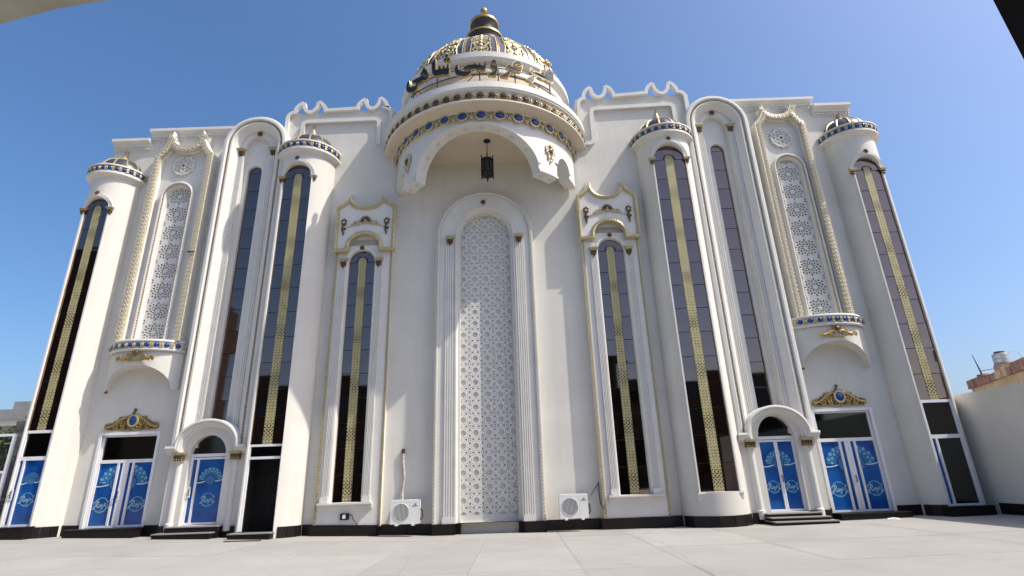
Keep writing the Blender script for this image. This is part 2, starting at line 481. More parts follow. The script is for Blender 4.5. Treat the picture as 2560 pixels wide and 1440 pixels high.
# body of the building behind the facade
mb = MB()
body = [(-15.3, -.2), (15.3, -.2), (15.3, 15.7), (13.75, 15.7), (13.75, 16.05), (8.75, 16.05), (8.75, 16.84), (3.95, 16.74), (3.95, 15.3), (-3.75, 15.3), (-3.75, 16.58), (-8.3, 16.5), (-8.3, 15.6), (-14.1, 15.6), (-14.1, 15.15), (-15.3, 15.15)]
plate(mb, body, y0=.26, y1=13, back=True)
mb.obj('rear_wall', 'stucco', hall)
mb = MB()
plate(mb, [(-8.3, -.2), (8.75, -.2), (8.75, 16.84), (3.95, 16.74), (3.95, 15.3), (-3.75, 15.3), (-3.75, 16.58), (-8.3, 16.5)], [arch(.01, .955, .33, 10.46, 11.43)[::1]], 0., .26)
mb.obj('wall', 'stucco', hall)
for sg in (-1, 1):
    d = SIDE[sg]
    a, b = sorted((sg * 15.3, -8.303 if sg < 0 else 8.753))
    top, st = d['corn'] - .1, d['step'] - .1
    out = [(a, -.2), (b, -.2), (b, top), (sg * 13.9, top), (sg * 13.9, st), (a, st)] if sg < 0 else [(a, -.2), (b, -.2), (b, st), (13.75, st), (13.75, top), (a, top)]
    mb = MB()
    xd, hw = d['door'], .955
    plate(mb, out, [arch(d['bay'], .86, .2, d['bay_sp']), rect(xd - hw, xd + hw, d['dz0'] - .02, d['dz1'])], .0, .255)
    mb.obj('wall', 'stucco', hall)
    # cornices with a row of dentils
    for x0, x1, z in ((sg * 10.3, sg * 13.85, d['corn']), (sg * 13.80, sg * 15.33, d['step'])):
        x0, x1 = sorted((x0, x1))
        mb = MB()
        rows = [[(x, y, z + dz) for y, dz in ((.02, -.50), (-.05, -.48), (-.05, -.34), (-.12, -.30), (-.12, -.20), (-.22, -.14), (-.27, -.12), (-.27, 0.), (.3, 0.02))] for x in (x0, x1)]
        mb.grid(rows)
        for r in rows: mb.poly(r)
        c = mb.obj('cornice', 'trim', hall)
        mb = MB()
        n = int((x1 - x0) / .11)
        for k in range(n):
            xx = x0 + (x1 - x0) * (k + .5) / n
            mb.box(xx - .03, xx + .03, -.105, -.05, z - .44, z - .355)
        mb.obj('dentil_row', 'trim', c)['kind'] = 'stuff'

# ------------------------------------------------------------------ roof frames with crescents
def horn_path(pts):
    return smoothpath(pts, 5)
def roof_frame(xl, xr, zleg_l, zleg_r, base, hp, c, ztop_l, ztop_r):
    """outer band: leg, round corner, two pairs of horns with a crescent between"""
    p = [(xl, zleg_l)] + [(xl + .26 * (1 - cos(t)), ztop_l - .28 + .28 * sin(t)) for t in (0, .4, .8, 1.2, 1.57)]
    for (h0, cc, h1), zb in zip(hp, base):
        hx0, hz0 = h0; cx, cz = c[0] if cc is None else cc; hx1, hz1 = h1
        w_ = .33
        p += [(hx0 - w_, zb)] + [(hx0 - w_ * cos(t), zb + (hz0 - zb) * (.25 * (1 - cos(t)) + .75 * sin(t))) for t in (.3, .65, 1.0, 1.3)] + [(hx0, hz0)]
        p += [(cx + (hx0 - cx) * cos(t), cz + (hz0 - cz) * (1 - sin(t))) for t in (.3, .65, 1.0, 1.3, 1.57)]
        p += [(cx + (hx1 - cx) * sin(t), cz + (hz1 - cz) * (1 - cos(t))) for t in (.27, .57, .92, 1.27)] + [(hx1, hz1)]
        p += [(hx1 + w_ * cos(t), zb + (hz1 - zb) * (.25 * (1 - cos(t)) + .75 * sin(t))) for t in (1.3, 1.0, .65, .3)] + [(hx1 + w_, zb)]
    p += [(xr - .26 * (1 - cos(t)), ztop_r - .28 + .28 * sin(t)) for t in (1.57, 1.2, .8, .4, 0)] + [(xr, zleg_r)]
    return p
prof_band = lambda wd, y0, y1: [(-wd, y1), (-wd, y0), (wd, y0), (wd, y1), (-wd, y1)]
def inner_frame(pts):
    out = []
    for i, p in enumerate(pts):
        if i in (0, len(pts) - 1):
            out.append(p); continue
        a, b = Vector(pts[i - 1]), Vector(pts[i + 1]); q = Vector(p)
        u, v = (a - q).normalized() * .22, (b - q).normalized() * .22
        for t in (0, .25, .5, .75, 1):
            out.append(tuple((q + u) * (1 - t) ** 2 + 2 * t * (1 - t) * q + (q + v) * t * t))
    return out
fl = roof_frame(-8.22, -3.86, 15.2, 15.3, (16.56, 16.61), [((-7.60, 16.98), (-7.29, 16.50), (-6.98, 17.0)), ((-4.97, 17.06), (-4.66, 16.58), (-4.36, 17.1))], None, 16.50, 16.62)
fr = roof_frame(4.05, 8.60, 14.8, 15.2, (16.80, 16.90), [((4.62, 17.27), (4.94, 16.75), (5.26, 17.31)), ((7.30, 17.37), (7.64, 16.85), (7.97, 17.4))], None, 16.72, 16.90)
for p, q in ((fl, inner_frame([(-7.52, 14.6), (-7.55, 16.03), (-4.35, 16.06), (-4.34, 14.78)])), (fr, inner_frame([(4.1, 14.5), (4.57, 14.5), (4.57, 16.19), (8.03, 16.29), (8.03, 14.6)]))):
    tips = [0] + [i for i in range(1, len(p) - 1) if p[i][1] > p[i - 1][1] + .02 and p[i][1] > p[i + 1][1] + .02] + [len(p) - 1]
    mb = MB()
    for k, (i, j) in enumerate(zip(tips, tips[1:])):
        sweep(mb, p[i:j + 1], prof_band(.072, -.15 + .004 * (k % 2), .02 + .004 * (k % 2)))
    o = mb.obj('roof_frame', 'trim', hall)
    mb = MB(); sweep(mb, q, prof_band(.085, -.13, .02)); mb.obj('inner_band', 'trim', o)

# ------------------------------------------------------------------ plinth of dark granite pieces
def plinth(pts, z1, thick=.035, piece=.95, name='plinth_tile'):
    for (ax, ay), (bx, by) in zip(pts, pts[1:]):
        L = math.hypot(bx - ax, by - ay)
        n = max(1, round(L / piece))
        for k in range(n):
            t0, t1 = k / n, (k + 1) / n
            g = .004 / L
            p = [(ax + (bx - ax) * t, ay + (by - ay) * t) for t in (t0 + g, t1 - g)]
            ux, uy = (bx - ax) / L, (by - ay) / L
            nx, ny = uy, -ux
            mb = MB()
            o = thick + random.uniform(-.002, .002)
            lo = min(gz(p[0][0]), gz(p[1][0])) - .05
            q = [(p[0][0] + nx * o, p[0][1] + ny * o), (p[1][0] + nx * o, p[1][1] + ny * o), p[1], p[0]]
            zt = lambda x: z1 + (gz(x) if z1 < .5 else 0)
            b_ = [(x, y, lo) for x, y in q]; t_ = [(x, y, zt(x)) for x, y in q]
            mb.poly(t_)
            for i in range(4):
                j = (i + 1) % 4
                mb.poly([b_[i], b_[j], t_[j], t_[i]])
            mb.obj(name, 'granite', hall)
def arcpts(cx, cy, r, a0, a1, n):
    return [(cx + r * sin(rad(a0 + (a1 - a0) * k / n)), cy - r * cos(rad(a0 + (a1 - a0) * k / n))) for k in range(n + 1)]
PZ = .325
plinth([(-13.98, 0), (-13.28, 0)], PZ)
plinth([(-11.27, 0), (-10.46, 0), (-10.46, -.47), (-9.95, -.47)], PZ)
plinth([(-8.5, -.47), (-8.0, -.47)], PZ)
plinth(arcpts(-7.1, 0, 1.045, 34, 82, 3), PZ)
plinth([(-6.07, 0), (-5.72, 0), (-5.72, -.27), (-3.58, -.27), (-3.58, 0), (-1.80, 0)], PZ)
plinth([(-1.80, 0), (-1.80, -.36), (-1.12, -.36), (-1.12, -.12), (-.96, -.12), (-.96, .13), (.98, .13), (.98, -.12), (1.14, -.12), (1.14, -.36), (1.80, -.36), (1.80, 0)], PZ, piece=1.0)
plinth([(1.80, 0), (3.60, 0), (3.60, -.27), (5.84, -.27), (5.84, 0), (6.28, 0)], PZ)
plinth(arcpts(7.3, 0, 1.075, -78, 78, 7), PZ)
plinth([(8.3, -.47), (8.72, -.47)], PZ)
plinth([(10.1, -.47), (10.78, -.47), (10.78, 0), (11.1, 0)], PZ)
plinth([(13.08, 0), (13.98, 0)], PZ)
plinth(arcpts(14.87, 0, .935, -80, -35, 3), PZ)
plinth(arcpts(-14.78, 0, .885, 33, 80, 3), PZ)
plinth([(-15.72, -.15), (-15.4, -.79), (-14.33, -.79)], .34)

# ------------------------------------------------------------------ centre frame with the pierced star screen
mb = MB()
plate(mb, arch(.0, 1.78, .33, 10.44, 12.22), [arch(.01, 1.10, .33, 10.40, 11.62)], -.28, .0)
sweep(mb, arch(.01, 1.10, .33, 10.40, 11.62), [(-.04, -.28), (-.02, -.31), (.02, -.31), (.03, -.22), (.06, -.12), (.155, -.12), (.155, .01)])
cf = mb.obj('centre_frame', 'trim', hall, smooth=35)
mb = MB()
sweep(mb, arch(.0, 1.80, .33, 10.44, 12.25), [(-.02, .0), (-.02, -.34), (.06, -.36), (.10, -.345), (.10, -.30)])
mb.obj('rim_moulding', 'trim', cf, smooth=35)
beads('bead_trim', arch(.0, 1.80, .36, 10.44, 12.25), -.345, cf, .115, .055, 'palegold', .03)
mb = MB(); mb.box(-1.3, 1.3, .186, .25, .3, 11.6); mb.obj('screen_backing', 'lattice', hall)
# star tile: outline with quarter-star notches, holes pierced through
def star_tile(P, th=.05):
    h = P / 2
    R1, R2 = .50 * h, .36 * h
    def notch(cx, cz, sx, sz):
        pts = []
        for k in range(5):
            a = pi / 2 * k / 4
            r = R1 if k % 2 == 0 else R2
            pts.append((cx - sx * r * cos(a), cz - sz * r * sin(a)))
        return pts
    o = []
    a = notch(h, -h, 1, -1); b = notch(h, h, 1, 1); c = notch(-h, h, -1, 1); e = notch(-h, -h, -1, -1)
    o += a + b[::-1] + c + e[::-1]
    holes = []
    for q in range(4):
        ca, sa = cos(q * pi / 2), sin(q * pi / 2)
        rt = lambda pts: [(x * ca - z * sa, x * sa + z * ca) for x, z in pts]
        s_ = h
        holes.append(rt([(.04 * s_, .11 * s_), (.11 * s_, .04 * s_), (.25 * s_, .17 * s_), (.17 * s_, .25 * s_)]))           # X petals
        holes.append(rt([(.40 * s_, -.10 * s_), (.58 * s_, -.15 * s_), (.72 * s_, -.10 * s_), (.72 * s_, .10 * s_), (.58 * s_, .15 * s_), (.40 * s_, .10 * s_)]))  # shields
        holes.append(rt([(.36 * s_, .34 * s_), (.46 * s_, .36 * s_), (.45 * s_, .46 * s_), (.35 * s_, .45 * s_)]))
        holes.append(rt([(.76 * s_, .26 * s_), (.86 * s_, .26 * s_), (.86 * s_, .38 * s_), (.76 * s_, .36 * s_)]))
        holes.append(rt([(.26 * s_, .76 * s_), (.36 * s_, .76 * s_), (.38 * s_, .86 * s_), (.26 * s_, .86 * s_)]))
    mb = MB()
    plate(mb, o, holes, 0., th)
    return mb
P1 = .433
proto = star_tile(P1).obj('lattice_tile', 'lattice', None)
me = proto.data
bpy.data.objects.remove(proto)
scr = MB()
plate(scr, arch(.01, 1.2, .33, 10.6, 11.62), [rect(-1.09, 1.11, .545, 11.5)], .13, .20)
scr = scr.obj('star_screen', 'lattice', hall)
for r in range(25):
    for cidx in (-2.5, -1.5, -.5, .5, 1.5, 2.5):
        if abs(cidx) > 2 and r > 24: continue
        link('lattice_tile', me, scr, (.01 + cidx * P1, (.13 + random.uniform(-.002, .002)), .545 + P1 * (r + .5)))

# ------------------------------------------------------------------ small carved pieces used all over
def cap_mesh():
    """gilt capital on a bracket: moulded abacus over a basket of leaves"""
    mb = MB()
    mb.m = 0
    mb.box(-.17, .17, -.16, .0, .17, .21); mb.box(-.15, .15, -.135, .0, .125, .17); mb.box(-.125, .125, -.11, .0, .09, .125)
    mb.m = 1
    for k in range(3):
        x = -.075 + .075 * k
        blob(mb, (x, -.07, .035), .045, .05, .065)
    blob(mb, (-.045, -.075, -.05), .04, .045, .06); blob(mb, (.045, -.075, -.05), .04, .045, .06)
    blob(mb, (0, -.07, -.12), .035, .04, .05)
    mb.box(-.10, .10, -.045, 0, -.08, .09)
    o = mb.obj('capital', ['palegold', 'shadegold'])
    me = o.data; bpy.data.objects.remove(o); return me
CAP = cap_mesh()
def rosette_mesh(r, mats=('shadegold',), petals=6):
    mb = MB()
    for k in range(petals):
        a = 2 * pi * k / petals
        blob(mb, (cos(a) * r * .6, -.02, sin(a) * r * .6), r * .36, r * .45, r * .36, 5, 2)
    blob(mb, (0, -.05, 0), r * .34, r * .5, r * .34, 6, 2)
    o = mb.obj('keystone', list(mats))
    me = o.data; bpy.data.objects.remove(o); return me
KEY = rosette_mesh(.13)
def put(name, me, parent, x, y, z, s=1., rz=0):
    return link(name, me, parent, (x, y, z), rz, (s, s, s) if s != 1 else None)
def fluted(parent, x0, x1, z0, z1, y, back, n=4):
    mb = MB()
    mb.box(x0 - .03, x1 + .03, y - .03, back, z0, z0 + .18)
    st = (x1 - x0) / n
    rows = []
    prof = [(x0, back)]
    for k in range(n):
        a = x0 + k * st
        prof += [(a + st * .10, y), (a + st * .66, y), (a + st * .74, y + .03), (a + st * .92, y + .03)]
    prof += [(x1, y), (x1, back)]
    mb.grid([[(x, yy, z) for x, yy in prof] for z in (z0 + .18, z1)])
    mb.poly([(x, yy, z1) for x, yy in prof])
    return mb.obj('fluted_pilaster', 'trim', parent)
fluted(cf, -1.47, -1.15, .33, 10.08, -.33, -.28, 4)
fluted(cf, 1.15, 1.45, .33, 10.08, -.33, -.28, 4)
put('capital', CAP, cf, -1.31, -.30, 10.16); put('capital', CAP, cf, 1.30, -.30, 10.16)
put('keystone', KEY, cf, -.03, -.33, 11.80, .85)
# ------------------------------------------------------------------ windows made of single panes
def pane(parent, pts, y, mat='glass', name='glass_pane'):
    """one sheet of glass, a hair off plumb like real glazing"""
    cx = sum(p[0] for p in pts) / len(pts); cz = sum(p[1] for p in pts) / len(pts)
    ax, az = random.uniform(-.012, .012), random.uniform(-.012, .012)
    mb = MB()
    plate(mb, [(p[0] - cx, p[1] - cz) for p in pts], y0=0, y1=.02)
    o = mb.obj(name, mat, parent, loc=(cx, y, cz))
    o.rotation_euler = (ax, 0, az)
    return o
def tall_window(parent, cx, hw, z0, zs, za, y, rows, band=None, fan=True):
    """backing, rows of panes left and right of a gold band, fan of panes in the arch"""
    mb = MB()
    plate(mb, arch(cx, hw + .02, z0 - .01, zs, za + .02), y0=y + .03, y1=y + .06)
    w_ = mb.obj('window', 'joint', hall)
    h = (zs - z0) / rows
    g = .011
    bw = band or 0
    for r in range(rows):
        a, b = z0 + r * h + g, z0 + (r + 1) * h - g
        if band:
            pane(w_, rect(cx - hw, cx - bw - g, a, b), y); pane(w_, rect(cx + bw + g, cx + hw, a, b), y)
        else:
            pane(w_, rect(cx - hw, cx + hw, a, b), y)
    n = 12
    rz = za - zs
    def fanp(t0, t1, inner):
        ts = [t0 + (t1 - t0) * k / 5 for k in range(6)]
        return [(cx - hw * cos(t), zs + g + (rz - g) * sin(t)) for t in ts] + ([(cx - inner * cos(t), zs + g + inner * 1.0 * sin(t)) for t in ts[::-1]] if inner else [(cx, zs + g)])
    if band:
        e = .012
        for t0, t1 in ((0, pi * .3), (pi * .3, pi * .7), (pi * .7, pi)):
            pane(w_, fanp(t0 + e, t1 - e, bw * 1.5), y)
        # gold band of printed segments
        mb = MB()
        plate(mb, arch(cx, bw, z0 + .005, zs + .02, zs + .02 + bw * 1.25, 8), y0=y - .012, y1=y + .02)
        mb.v = [(v[0] - cx, v[1] - y, v[2] - z0) for v in mb.v]
        mb.obj('gold_band', 'band', w_, loc=(cx, y, z0))
    else:
        pane(w_, fanp(0.001, pi - .001, 0), y)
    return w_

# ------------------------------------------------------------------ crowned panels left and right of the centre
def crown(x0, x1, zc, xh0, zh, zdip, xh1, zh1=None, n=6):
    """left corner, concave rise to a horn, dip, second horn, concave fall"""
    zh1 = zh if zh1 is None else zh1
    p = [(x0, zc)]
    for k in range(1, n + 1):
        t = k / n; p.append((x0 + (xh0 - x0) * t, zc + (zh - zc) * (.25 * t + .75 * t * t)))
    xm = (xh0 + xh1) / 2
    for k in range(1, 2 * n):
        t = pi * k / (2 * n); p.append((xm - (xm - xh0) * cos(t), zdip + ((zh + zh1) / 2 - zdip) * (1 - sin(t)) ** 1.15))
    p.append((xh1, zh1))
    for k in range(n - 1, -1, -1):
        t = k / n; p.append((x1 - (x1 - xh1) * t, zc + (zh1 - zc) * (.25 * t + .75 * t * t)))
    return p
def drop_mesh():
    mb = MB()
    for k, (x, z, r) in enumerate(((0, .30, .07), (-.07, .25, .06), (.07, .25, .06), (0, .2, .08), (-.06, .13, .055), (.06, .13, .055), (0, .08, .06), (-.02, 0, .06), (.03, -.03, .055), (-.06, -.08, .055), (.06, -.09, .055), (0, -.13, .06), (-.04, -.2, .045), (.035, -.22, .045), (0, -.29, .04), (0, -.36, .028))):
        mb.m = 1 if k % 5 == 3 else 0
        blob(mb, (x, -.03, z), r, .06, r, 5, 2)
    o = mb.obj('hanging_ornament', ['shadegold', 'leaf']); me = o.data; bpy.data.objects.remove(o); return me
DROP = drop_mesh()
def fan_mesh():
    mb = MB()
    for k in range(11):
        a = pi * (-.06 + 1.12 * k / 10)
        mb.m = 0
        q = [Vector((cos(a + s_) * r, 0, sin(a + s_) * r)) for s_, r in ((-.10, .05), (-.13, .19), (0, .225), (.13, .19), (.10, .05))]
        i = mb.vs([(p.x, -.025, p.z) for p in q] + [(cos(a) * .15, -.075, sin(a) * .15)])
        for u in range(5):
            mb.face((i[u], i[(u + 1) % 5], i[5]))
    mb.m = 1
    blob(mb, (0, -.06, 0), .05, .05, .05); blob(mb, (0, -.05, -.09), .04, .05, .07)
    for sx in (-1, 1):
        flat_tube(mb, [(sx * p[0], p[1]) for p in spiral(.20, -.03, .10, pi, 1.3, 1)], .028, -.03)
        flat_tube(mb, [(sx * p[0], p[1]) for p in spiral(.40, -.10, .075, pi * .5, 1.3, -1)], .024, -.03)
        flat_tube(mb, smoothpath([(sx * .08, -.10), (sx * .28, -.15), (sx * .48, -.19), (sx * .62, -.24)]), .03, -.025)
        for k in range(6):
            blob(mb, (sx * (.1 + .085 * k), -.03, .10 - .055 * k + .02 * (k % 2)), .032, .03, .05, 5, 2)
        blob(mb, (sx * .66, -.02, -.235), .03, .03, .03, 5, 2)
    o = mb.obj('shell_ornament', ['shadegold', 'palegold']); me = o.data; bpy.data.objects.remove(o); return me
FAN = fan_mesh()
for sg in (-1, 1):
    d = SIDE[sg]
    p0, p1, cx, gx = d['p0'], d['p1'], d['pan'], d['pgl']
    l0, l1 = p0 + .06, p1 - .08
    mb = MB()
    plate(mb, rect(l0, l1, .33, d['pz'] + .2), [arch(gx, .50, d['psill'], d['pgl_top'] - .5)], -.25, 0)
    sweep(mb, arch(gx, .50, d['psill'], d['pgl_top'] - .5), [(-.10, -.25), (-.09, -.29), (-.03, -.29), (.0, -.25), (.02, -.10)])
    pn = mb.obj('crowned_panel', 'trim', hall)
    tall_window(pn, gx, .485, d['psill'] + .01, d['pgl_top'] - .49, d['pgl_top'], -.12, 10, .15)
    # sill with mouldings
    mb = MB()
    mb.grid([[(x, y, d['psill'] + z) for y, z in ((-.25, -.22), (-.30, -.14), (-.33, -.12), (-.33, -.07), (-.40, -.04), (-.40, .01), (-.2, .02))] for x in (gx - .88, gx + .88)])
    for x in (gx - .88, gx + .88):
        mb.poly([(x, y, d['psill'] + z) for y, z in ((-.25, -.22), (-.30, -.14), (-.33, -.12), (-.33, -.07), (-.40, -.04), (-.40, .01), (-.2, .02))])
    mb.obj('window_sill', 'trim', pn)
    for s2 in (-1, 1):
        fluted(pn, gx + s2 * .68 - .10, gx + s2 * .68 + .10, d['psill'] + .02, d['pcap'] - .1, -.31, -.25, 4)
        put('capital', CAP, pn, gx + s2 * .66, -.25, d['pcap'])
    put('keystone', KEY, pn, gx, -.27, d['pz'] + .10, .8)
    beads('bead_trim', [(l0, .36), (l0, d['pz'])], -.255, pn, .10, .05, 'palegold', .06)
    beads('bead_trim', [(l1, d['pz']), (l1, .36)], -.255, pn, .10, .05, 'palegold', .06)
    mb = MB()
    for a, b in ((l0 - .012, l0 + .025), (l1 - .025, l1 + .012)): mb.box(a, b, -.275, -.249, .33, d['pz'])
    mb.obj('edge_strip', 'palegold', pn)
    # crown box
    xh0, xh1 = p0 + (p1 - p0) * .23, p0 + (p1 - p0) * .77
    cr = crown(p0, p1, d['pzc'], xh0, d['ph'], d['pdip'], xh1)
    notch = [(cx + .64 * cos(pi * k / 12), d['pz'] + .13 + .58 * sin(pi * k / 12)) for k in range(13)]
    outl = [(p0, d['pz'])] + cr + [(p1, d['pz']), (cx + .64, d['pz'])] + notch + [(cx - .64, d['pz'])]
    mb = MB()
    plate(mb, outl, y0=-.38, y1=0)
    cb = mb.obj('crown_box', 'trim', hall)
    mb = MB()
    rim = [(p0, d['pz'])] + cr + [(p1, d['pz'])]
    sweep(mb, rim, [(-.03, -.30), (-.03, -.43), (.03, -.46), (.10, -.43), (.12, -.38)])
    low = [(p1, d['pz'] - .06), (cx + .60, d['pz'] - .06)] + [(cx + .60 * cos(pi * k / 12), d['pz'] + .10 + .55 * sin(pi * k / 12)) for k in range(13)] + [(cx - .60, d['pz'] - .06), (p0, d['pz'] - .06)]
    sweep(mb, low, [(-.03, -.30), (-.03, -.43), (.03, -.46), (.10, -.43), (.12, -.38)])
    mb.obj('gilded_rim', 'palegold', cb, smooth=40)
    beads('bead_trim', rim, -.43, cb, .10, .045, 'leaf', .075)
    beads('bead_trim', low, -.43, cb, .10, .045, 'leaf', .075)
    # taller plain backing crest behind the rim
    mb = MB()
    plate(mb, [(p0 + .05, d['pz'] + .5)] + crown(p0 + .05, p1 - .05, d['pzc'] - .02, xh0 - .03, d['ph'] + .30, d['pdip'] + .03, xh1 + .03) + [(p1 - .05, d['pz'] + .5)], y0=-.20, y1=0)
    mb.obj('crest', 'trim', cb)
    put('shell_ornament', FAN, cb, cx, -.38, (d['pz'] + d['pdip']) / 2 + .30, 1.0)
    put('hanging_ornament', DROP, cb, cx - .82, -.38, (d['pz'] + d['pzc']) / 2 + .05, .95)
    put('hanging_ornament', DROP, cb, cx + .82, -.38, (d['pz'] + d['pzc']) / 2 + .05, .95)

# ------------------------------------------------------------------ tall arched bays over the side entrances
def door_print(parent, x0, x1, z0, z1, y, cxf, fanr, logo, side=0, tint='print_light'):
    """flat print on a door leaf: half or whole peacock fan, white ribbon, round emblem with the word"""
    zf = z0 + (z1 - z0) * .665
    mb = MB()
    ins = lambda x, z: x0 + .012 < x < x1 - .012 and z0 < z < z1 - .01
    mb.m = 0
    K = 17
    for ring, (r0, r1, m_) in enumerate(((.42, .62, 1), (.60, .80, 0), (.78, 1.0, 0))):
        for k in range(K):
            a = pi * (k + .5 * (ring % 2 == 0) + (0 if ring % 2 == 0 else .5)) / K
            h = pi / K * .5
            q = [(cxf + fanr * r * cos(a + s_), zf + fanr * r * sin(a + s_)) for r, s_ in ((r0, -h * .7), ((r0 + r1) / 2 + .03, -h), (r1, 0), ((r0 + r1) / 2 + .03, h), (r0, h * .7))]
            if ins(sum(p[0] for p in q) / 5, sum(p[1] for p in q) / 5):
                q = [(min(max(p[0], x0 + .006), x1 - .006), min(p[1], z1 - .01)) for p in q]
                mb.m = m_ if ring == 0 else (0 if (k + ring) % 2 else 1)
                mb.poly([(p[0], y - .0015 * (1 + ring), p[1]) for p in q])
    # disc
    mb.m = 1
    q = [(cxf + fanr * .36 * cos(t), zf + fanr * .36 * sin(t)) for t in [2 * pi * k / 24 for k in range(24)]]
    q = [(min(max(p[0], x0 + .012), x1 - .012), p[1]) for p in q]
    mb.poly([(p[0], y - .008, p[1]) for p in q])
    mb.obj('peacock_fan', [tint, 'print_mid'], parent)
    mb = MB()
    # ribbon
    mb.m = 0
    def ribbon(xa, xb, za, zb, sag):
        n = 8
        for k in range(n):
            t0, t1 = k / n, (k + 1) / n
            f_ = lambda t: za + (zb - za) * t - sag * 4 * t * (1 - t)
            mb.poly([(xa + (xb - xa) * t0, y - .0095, f_(t0) - .018), (xa + (xb - xa) * t1, y - .0095, f_(t1) - .018), (xa + (xb - xa) * t1, y - .0095, f_(t1) + .018), (xa + (xb - xa) * t0, y - .0095, f_(t0) + .018)])
    if cxf - fanr * .40 > x0: ribbon(x0, min(x1, cxf - fanr * .40), zf - .08, zf - .03, .02)
    if cxf + fanr * .40 < x1: ribbon(max(x0, cxf + fanr * .40), x1, zf - .03, zf + .02, .03)
    mb.obj('ribbon', 'print_white', parent)
    mb = MB()
    # emblem
    lx, lz, R_ = logo
    mb.m = 1
    for r0, r1, t0, t1 in ((.82, .92, .2, 2.9), (.88, 1.0, 3.3, 6.1)):
        for k in range(14):
            a, b = t0 + (t1 - t0) * k / 14, t0 + (t1 - t0) * (k + .9) / 14
            mb.poly([(lx + R_ * r * cos(t), y - .004, lz + R_ * r * sin(t)) for r, t in ((r0, a), (r1, a), (r1, b), (r0, b))])
    for k in range(9):      # small line of print under the word
        xx = lx - R_ * .5 + R_ * .11 * k
        mb.m = 3
        mb.poly([(xx, y - .004, lz - R_ * .80), (xx + R_ * .07, y - .004, lz - R_ * .79), (xx + R_ * .07, y - .004, lz - R_ * .70), (xx, y - .004, lz - R_ * .71)])
    # crown over the R
    mb.m = 3
    for k in range(5):
        a = .6 + k * .48
        mb.poly([(lx - R_ * .55 + R_ * .10 * cos(a) , y - .005, lz + R_ * .50 + R_ * .05 * sin(a)), (lx - R_ * .55 + R_ * .34 * cos(a), y - .005, lz + R_ * .50 + R_ * .34 * sin(a)), (lx - R_ * .55 + R_ * .14 * cos(a + .4), y - .005, lz + R_ * .50 + R_ * .10 * sin(a + .4))])
    mb.m = 2
    def stroke(pts, w0, n=4):
        pts = smoothpath(pts, n)
        no = offs(pts)
        L = len(pts)
        for i in range(L - 1):
            wa = w0 * (.55 + .45 * sin(pi * (i + .5) / L)); 
            (ax, az), (bx, bz) = pts[i], pts[i + 1]
            na, nb = no[i] * wa, no[i + 1] * wa
            mb.poly([(lx + (px) * R_, y - .006, lz + (pz) * R_) for px, pz in ((ax + na.x, az + na.y), (bx + nb.x, bz + nb.y), (bx - nb.x, bz - nb.y), (ax - na.x, az - na.y))])
    W_ = .075
    stroke([(-1.15, -.45), (-1.0, -.52), (-.82, -.35), (-.66, .05), (-.52, .38)], W_)                 # R stem with tail
    stroke([(-.98, .05), (-.92, .30), (-.62, .44), (-.36, .36), (-.38, .12), (-.64, .0)], W_ * .9)
    stroke([(-.64, .0), (-.50, -.16), (-.36, -.32), (-.22, -.26)], W_)
    stroke([(-.02, .02), (-.18, -.02), (-.22, -.20), (-.10, -.27), (.04, -.16), (.02, .0)], W_ * .8)   # o
    stroke([(.02, .0), (.14, .04), (.12, -.12), (.20, -.20), (.32, -.06), (.38, .10)], W_ * .8)        # y
    stroke([(.38, .10), (.30, -.22), (.16, -.48), (.02, -.52)], W_ * .8)
    stroke([(.66, .16), (.52, .14), (.44, -.02), (.52, -.13), (.66, .02), (.70, .16)], W_ * .8)        # a
    stroke([(.70, .16), (.68, -.04), (.78, -.08)], W_ * .8)
    stroke([(.80, -.02), (.92, .20), (.98, .48), (.90, .40), (.86, .10), (.90, -.06), (1.02, .0)], W_ * .8)  # l
    stroke([(.70, -.30), (.84, -.24), (.78, -.42), (.66, -.48)], W_ * .7); stroke([(.92, -.26), (1.06, -.22), (.98, -.40), (1.08, -.46)], W_ * .7)
    return mb.obj('printed_emblem', [tint, 'print_light', 'print_pale', 'print_green' if side == 2 else 'print_light'], parent)
def handle(parent, x, z, y):
    mb = MB()
    mb.m = 0
    mb.box(x - .03, x + .03, y - .025, y, z - .16, z + .16)
    mb.m = 1
    tube(mb, [(x, y - .02, z - .10), (x, y - .07, z - .08), (x, y - .07, z + .08), (x, y - .02, z + .10)], .014, 6)
    mb.obj('handle', ['alu', 'iron'], parent)
def frame_bars(mb, y0, y1, bars):
    for k, (x0, x1, z0, z1) in enumerate(bars):
        if x1 - x0 > z1 - z0: mb.box(x0 + .003, x1 - .003, y0 + .003, y1 - .003, z0, z1)
        else: mb.box(x0, x1, y0 - .0005 * k, y1 + .0005 * k, z0 + .002, z1 - .002)

def capital_low():
    mb = MB()
    mb.m = 0
    for z0, z1, r in ((.10, .15, .20), (.06, .10, .18), (-.14, -.11, .15)): mb.box(-r, r, -r * .95, 0, z0, z1)
    mb.m = 1; mb.box(-.15, .15, -.13, 0, -.11, .06)
    for k in range(4):
        mb.m = 1; blob(mb, (-.12 + .08 * k, -.13, .0), .04, .04, .06, 5, 2)
        mb.m = 2; blob(mb, (-.12 + .08 * k, -.135, -.065), .022, .03, .022, 5, 2)
    o = mb.obj('low_capital', ['palegold', 'shadegold', 'leaf']); me = o.data; bpy.data.objects.remove(o); return me
LOWCAP = capital_low()

